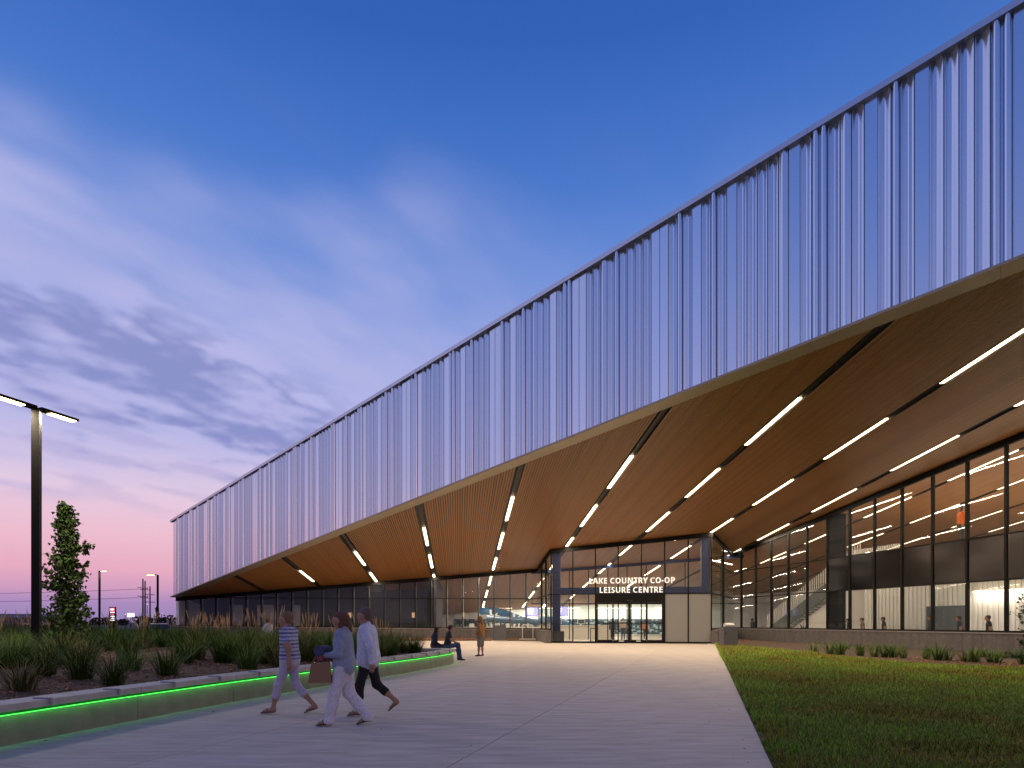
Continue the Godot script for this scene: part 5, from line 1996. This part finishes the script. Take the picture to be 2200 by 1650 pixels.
	# man upstairs
	person("man in orange jacket and dark cap standing upstairs behind the right glazing", P(22.2, 5.40, 29.9), 2.9, pose.call({"height": 1.84, "cell": 0.028, "top": Color(0.62, 0.13, 0.015), "low": Color(0.05, 0.05, 0.045), "style": "cap", "girth": 1.1}))
	person("child in pale clothes upstairs behind the right glazing, near the edge of view", P(24.0, 5.40, 27.2), 2.4, pose.call({"height": 1.25, "cell": 0.03, "top": Color(0.5, 0.45, 0.44), "low": Color(0.1, 0.1, 0.1)}))
	# people inside the lobby, seen through the doors
	person("person in dark clothes inside the lobby behind the left sliding door", P(8.55, FLOOR, 51.5), 1.2, pose.call({"height": 1.72, "cell": 0.032, "top": Color(0.08, 0.08, 0.09), "low": Color(0.05, 0.06, 0.09)}))
	person("person in pale jacket and jeans inside behind the middle of the doors", P(9.35, FLOOR, 50.9), 1.6, pose.call({"height": 1.76, "cell": 0.032, "top": Color(0.50, 0.42, 0.36), "low": Color(0.07, 0.10, 0.15), "hair": Color(0.3, 0.2, 0.1)}))
	person("person in orange shirt inside behind the right sliding door", P(11.3, FLOOR, 51.3), 1.0, pose.call({"height": 1.6, "cell": 0.032, "top": Color(0.55, 0.20, 0.10), "low": Color(0.05, 0.05, 0.05)}))
	person("person in blue shirt and black trousers inside by the right door post", P(12.75, FLOOR, 50.4), 1.5, pose.call({"height": 1.78, "cell": 0.032, "top": Color(0.10, 0.13, 0.32), "low": Color(0.03, 0.03, 0.035), "girth": 1.15}))
	# people on the lower floor behind the right glazing
	person("person in dark jacket at the foot of the stair behind the right glazing", P(18.55, FLOOR, 46.6), 2.2, pose.call({"height": 1.70, "cell": 0.032, "top": Color(0.03, 0.035, 0.05), "low": Color(0.04, 0.04, 0.05)}))
	var g := [[20.6, 37.0, 1.62, Color(0.04, 0.04, 0.05), "short person in black behind the right glazing, leftmost of a waiting group"], [21.0, 36.2, 1.66, Color(0.16, 0.13, 0.06), "person in olive top in the waiting group behind the right glazing"], [21.9, 35.6, 1.70, Color(0.03, 0.03, 0.035), "person in black at the right of the waiting group behind the glazing"], [22.6, 32.6, 1.76, Color(0.02, 0.02, 0.025), "person in black with raised hands in front of the pale inner windows"], [23.4, 31.6, 1.72, Color(0.05, 0.045, 0.06), "person in dark grey behind a mullion right of the pale inner windows"], [22.8, 28.9, 1.72, Color(0.025, 0.022, 0.02), "person in dark T-shirt behind the right glazing before a pale door"]]
	for e in g:
		person(e[4], P(e[0], FLOOR, e[1]), 2.6, pose.call({"height": e[2], "cell": 0.034, "top": e[3], "low": Color(0.03, 0.03, 0.04), "sleeve": 0.45}))


func furniture() -> void:
	# cabinets by the entrance
	for e in [[12.95, 36.2, 0.90, 1.12, "grey steel cabinet with bright cylinder on top, right of the entrance", true], [-0.98, 47.3, 0.98, 1.16, "grey steel cabinet standing in front of the left glazing", false]]:
		var y := ground_y(e[0], e[1])
		var o := thing("steel_cabinet", e[4], "utility cabinet", P(e[0], y, e[1]), 0.16)
		var pb := MB.new()
		pb.col = Color(0.4, 0.39, 0.36)
		pb.box(Vector3(0, 0.02, 0), Vector3(e[2] + 0.14, 0.10, 0.7))
		obj("base", pb, M.rough, o)
		var mb := MB.new()
		mb.box(Vector3(0, 0.07 + e[3] * 0.5, 0), Vector3(e[2], e[3], 0.55))
		obj("body", mb, M.cabinet, o)
		var dr := MB.new()
		dr.box(Vector3(0, 0.05 + e[3] * 0.48, 0.285), Vector3(e[2] - 0.12, e[3] - 0.16, 0.02))
		obj("door", dr, M.cabinet, o)
		var lk := MB.new()
		lk.col = Color(0.05, 0.05, 0.05)
		lk.box(Vector3(-e[2] * 0.36, e[3] * 0.72, 0.302), Vector3(0.03, 0.14, 0.02))
		obj("handle", lk, M.gloss, o)
		if e[5]:
			var tp := MB.new()
			tp.tube([Vector3(-0.29, e[3] + 0.19, 0.05), Vector3(0.29, e[3] + 0.19, 0.05)], [0.125, 0.125], 20)
			obj("top_cylinder", tp, M.steel, o)
	# hoop rail
	var hr := thing("hoop_rail", "steel hoop rail standing on a concrete pad at the left of the entrance", "rail", P(1.25, ground_y(1.25, 48.2), 48.2), -0.1)
	var hm := MB.new()
	hm.tube([Vector3(-0.42, 0, 0), Vector3(-0.42, 1.2, 0), Vector3(-0.38, 1.26, 0), Vector3(0.38, 1.26, 0), Vector3(0.42, 1.2, 0), Vector3(0.42, 0, 0)], [0.035, 0.035, 0.035, 0.035, 0.035, 0.035], 10)
	obj("hoop", hm, M.steel, hr)
	var pd := MB.new()
	pd.col = Color(0.42, 0.40, 0.37)
	pd.box(Vector3(0, 0.10, 0), Vector3(1.3, 0.14, 0.6))
	obj("pad", pd, M.rough, hr)
	# reception desk, belts, screens, slide
	var ds := thing("reception_desk", "long white reception desk with pale worktop inside left of the doors", "desk", P(5.6, FLOOR, 52.6), 0.1)
	var dm := MB.new()
	dm.col = Color(0.70, 0.66, 0.56)
	dm.box(Vector3(0, 0.55, 0), Vector3(6.6, 1.1, 0.8))
	obj("front", dm, M.paint, ds)
	var dt := MB.new()
	dt.col = Color(0.78, 0.76, 0.70)
	dt.box(Vector3(0, 1.14, 0), Vector3(6.8, 0.07, 0.95))
	obj("worktop", dt, M.gloss, ds)
	for x in [-1.6, 0.4]:
		var mo := thing("computer_monitor", "small white-framed monitor on the reception desk, %s" % ("left one" if x < 0 else "right one"), "monitor", P(5.6 + x, FLOOR + 1.175, 52.6), 0.1)
		var fm := MB.new()
		fm.col = Color(0.75, 0.74, 0.7)
		fm.box(Vector3(0, 0.32, 0), Vector3(0.62, 0.42, 0.04))
		fm.box(Vector3(0, 0.06, 0), Vector3(0.06, 0.14, 0.05))
		fm.box(Vector3(0, 0.01, 0), Vector3(0.25, 0.02, 0.2))
		obj("frame", fm, M.paint, mo)
		var pn := MB.new()
		pn.col = Color(0.08, 0.10, 0.11)
		pn.box(Vector3(0, 0.32, 0.025), Vector3(0.54, 0.34, 0.012))
		obj("screen", pn, M.gloss, mo)
	for e in [[4.35, 54.2, "blue lit display screen hanging over the reception desk"], [1.9, 57.0, "blue lit display screen seen through the glass left of the entrance"]]:
		var o := thing("display_screen", e[2], "screen", P(e[0], 2.55, e[1]))
		var bx := MB.new()
		bx.box(Vector3(0, 0, -0.04), Vector3(1.3, 0.86, 0.06))
		obj("case", bx, M.black, o)
		var sc := MB.new()
		sc.box(Vector3(0, 0, 0.0), Vector3(1.22, 0.78, 0.02))
		obj("screen", sc, M.screen, o)
		for i in 4:
			var rw := MB.new()
			rw.box(Vector3(-0.15, 0.22 - 0.14 * i, 0.012), Vector3(0.6 - 0.08 * i, 0.045, 0.008))
			obj("screen_line", rw, M.sign_white, o)
		var hg := MB.new()
		hg.tube([Vector3(0, 0.43, -0.04), Vector3(0, 2.7, -0.04)], [0.02, 0.02], 6)
		obj("hanger", hg, M.frame, o)
	for x in [6.0, 6.55]:
		var o := thing("belt_post", "black belt barrier post inside left of the doors, %s of two" % ("left" if x < 6.2 else "right"), "barrier post", P(x, FLOOR, 46.2))
		var bm := MB.new()
		bm.tube([Vector3(0, 0, 0), Vector3(0, 0.025, 0), Vector3(0, 0.03, 0), Vector3(0, 1.0, 0)], [0.17, 0.17, 0.032, 0.032], 10)
		obj("post", bm, M.frame, o)
	var bt := MB.new()
	bt.box(P(6.275, FLOOR + 0.96, 46.2), Vector3(0.49, 0.05, 0.006))
	tag(obj("barrier_belt", bt, M.frame), "black belt stretched between the two barrier posts inside", "barrier belt")
	# water slide in the pool hall
	var sl := thing("water_slide", "blue tube water slide on white posts in the pool hall on the left", "water slide", P(0, 0, 0))
	var sm := MB.new()
	sm.col = Color(0.06, 0.19, 0.38)
	var pts := []
	var rad := []
	for i in 22:
		var u := i / 21.0
		pts.append(P(-3.2 + 9.0 * u, 2.75 - 1.5 * u + 0.25 * sin(u * 9.0), 64.0 + 2.2 * sin(u * 6.3)))
		rad.append(0.40)
	sm.tube(pts, rad, 14)
	obj("tube", sm, M.gloss, sl)
	var s2 := MB.new()
	s2.col = Color(0.09, 0.16, 0.24)
	pts = []; rad = []
	for i in 14:
		var u := i / 13.0
		pts.append(P(-2.6 + 6.6 * u, 1.95 - 0.5 * u, 60.8 + 1.6 * cos(u * 3.5)))
		rad.append(0.36)
	s2.tube(pts, rad, 14)
	obj("tube", s2, M.gloss, sl)
	for x in [-2.2, 0.2, 2.8, 5.5]:
		var ps := MB.new()
		ps.col = Color(0.75, 0.74, 0.7)
		if x > 4.0: continue
		ps.tube([P(x, FLOOR, 62.5), P(x, 2.6 - 0.1 * x, 62.5)], [0.11, 0.11], 8)
		ps.tube([P(x, 1.7, 62.5), P(x + 0.7, 2.3 - 0.1 * x, 62.5)], [0.06, 0.06], 6)
		obj("support", ps, M.paint, sl)
	# chairs and small things on the pool side, seen through the glass
	for i in 7:
		var o := thing("white_chair", "white plastic chair by the pool behind the left glazing", "chair", P(-3.6 + i * 0.8, FLOOR, 54.0 + 0.3 * (i % 2)), i * 0.9, "white pool chairs")
		var st := MB.new()
		st.col = Color(0.75, 0.74, 0.70)
		st.box(Vector3(0, 0.72, 0), Vector3(0.46, 0.04, 0.44))
		obj("seat", st, M.paint, o)
		var bk := MB.new()
		bk.col = Color(0.75, 0.74, 0.70)
		bk.box(Vector3(0, 1.05, -0.21), Vector3(0.46, 0.55, 0.04), Basis(Vector3.RIGHT, -0.12))
		obj("backrest", bk, M.paint, o)
		for s in [[-0.2, -0.2], [0.2, -0.2], [-0.2, 0.2], [0.2, 0.2]]:
			var lg := MB.new()
			lg.col = Color(0.75, 0.74, 0.70)
			lg.tube([Vector3(s[0], 0, s[1]), Vector3(s[0] * 0.85, 0.71, s[1] * 0.85)], [0.018, 0.02], 5)
			obj("leg", lg, M.paint, o)
	# notices taped to the glass
	for e in [[-13.55, 50.66], [-8.2, 50.33], [-4.05, 50.07]]:
		var nm := MB.new()
		nm.col = Color(0.72, 0.55, 0.36)
		nm.box(Vector3.ZERO, Vector3(0.24, 0.42, 0.006))
		var o := obj("paper_notice", nm, M.paint)
		o.position = P(e[0], 2.15, e[1] - 0.06)
		o.rotation.y = -0.062
		tag(o, "buff paper notice taped to the left glazing, %s" % ("leftmost of three" if e[0] < -10 else "middle of three" if e[0] < -6 else "rightmost of three"), "notice")
	# leafy plant inside by the stair
	var pl := thing("potted_plant", "dark leafy potted plant inside by the stair wall behind the right glazing", "plant", P(20.3, FLOOR, 42.0))
	var pot := MB.new()
	pot.col = Color(0.05, 0.05, 0.05)
	pot.tube([Vector3(0, 0, 0), Vector3(0, 0.5, 0)], [0.22, 0.28], 12)
	obj("pot", pot, M.gloss, pl)
	obj("leaves", leaf_tuft(60, 1.1, 0.4, 0.05, Color(0.03, 0.06, 0.02)), M.blade, pl).position.y = 0.5


func _ready() -> void:
	rng.seed = 20240
	make_materials()
	setup()
	build_house()
	build_ground()
	plants()
	surroundings()
	people()
	furniture()
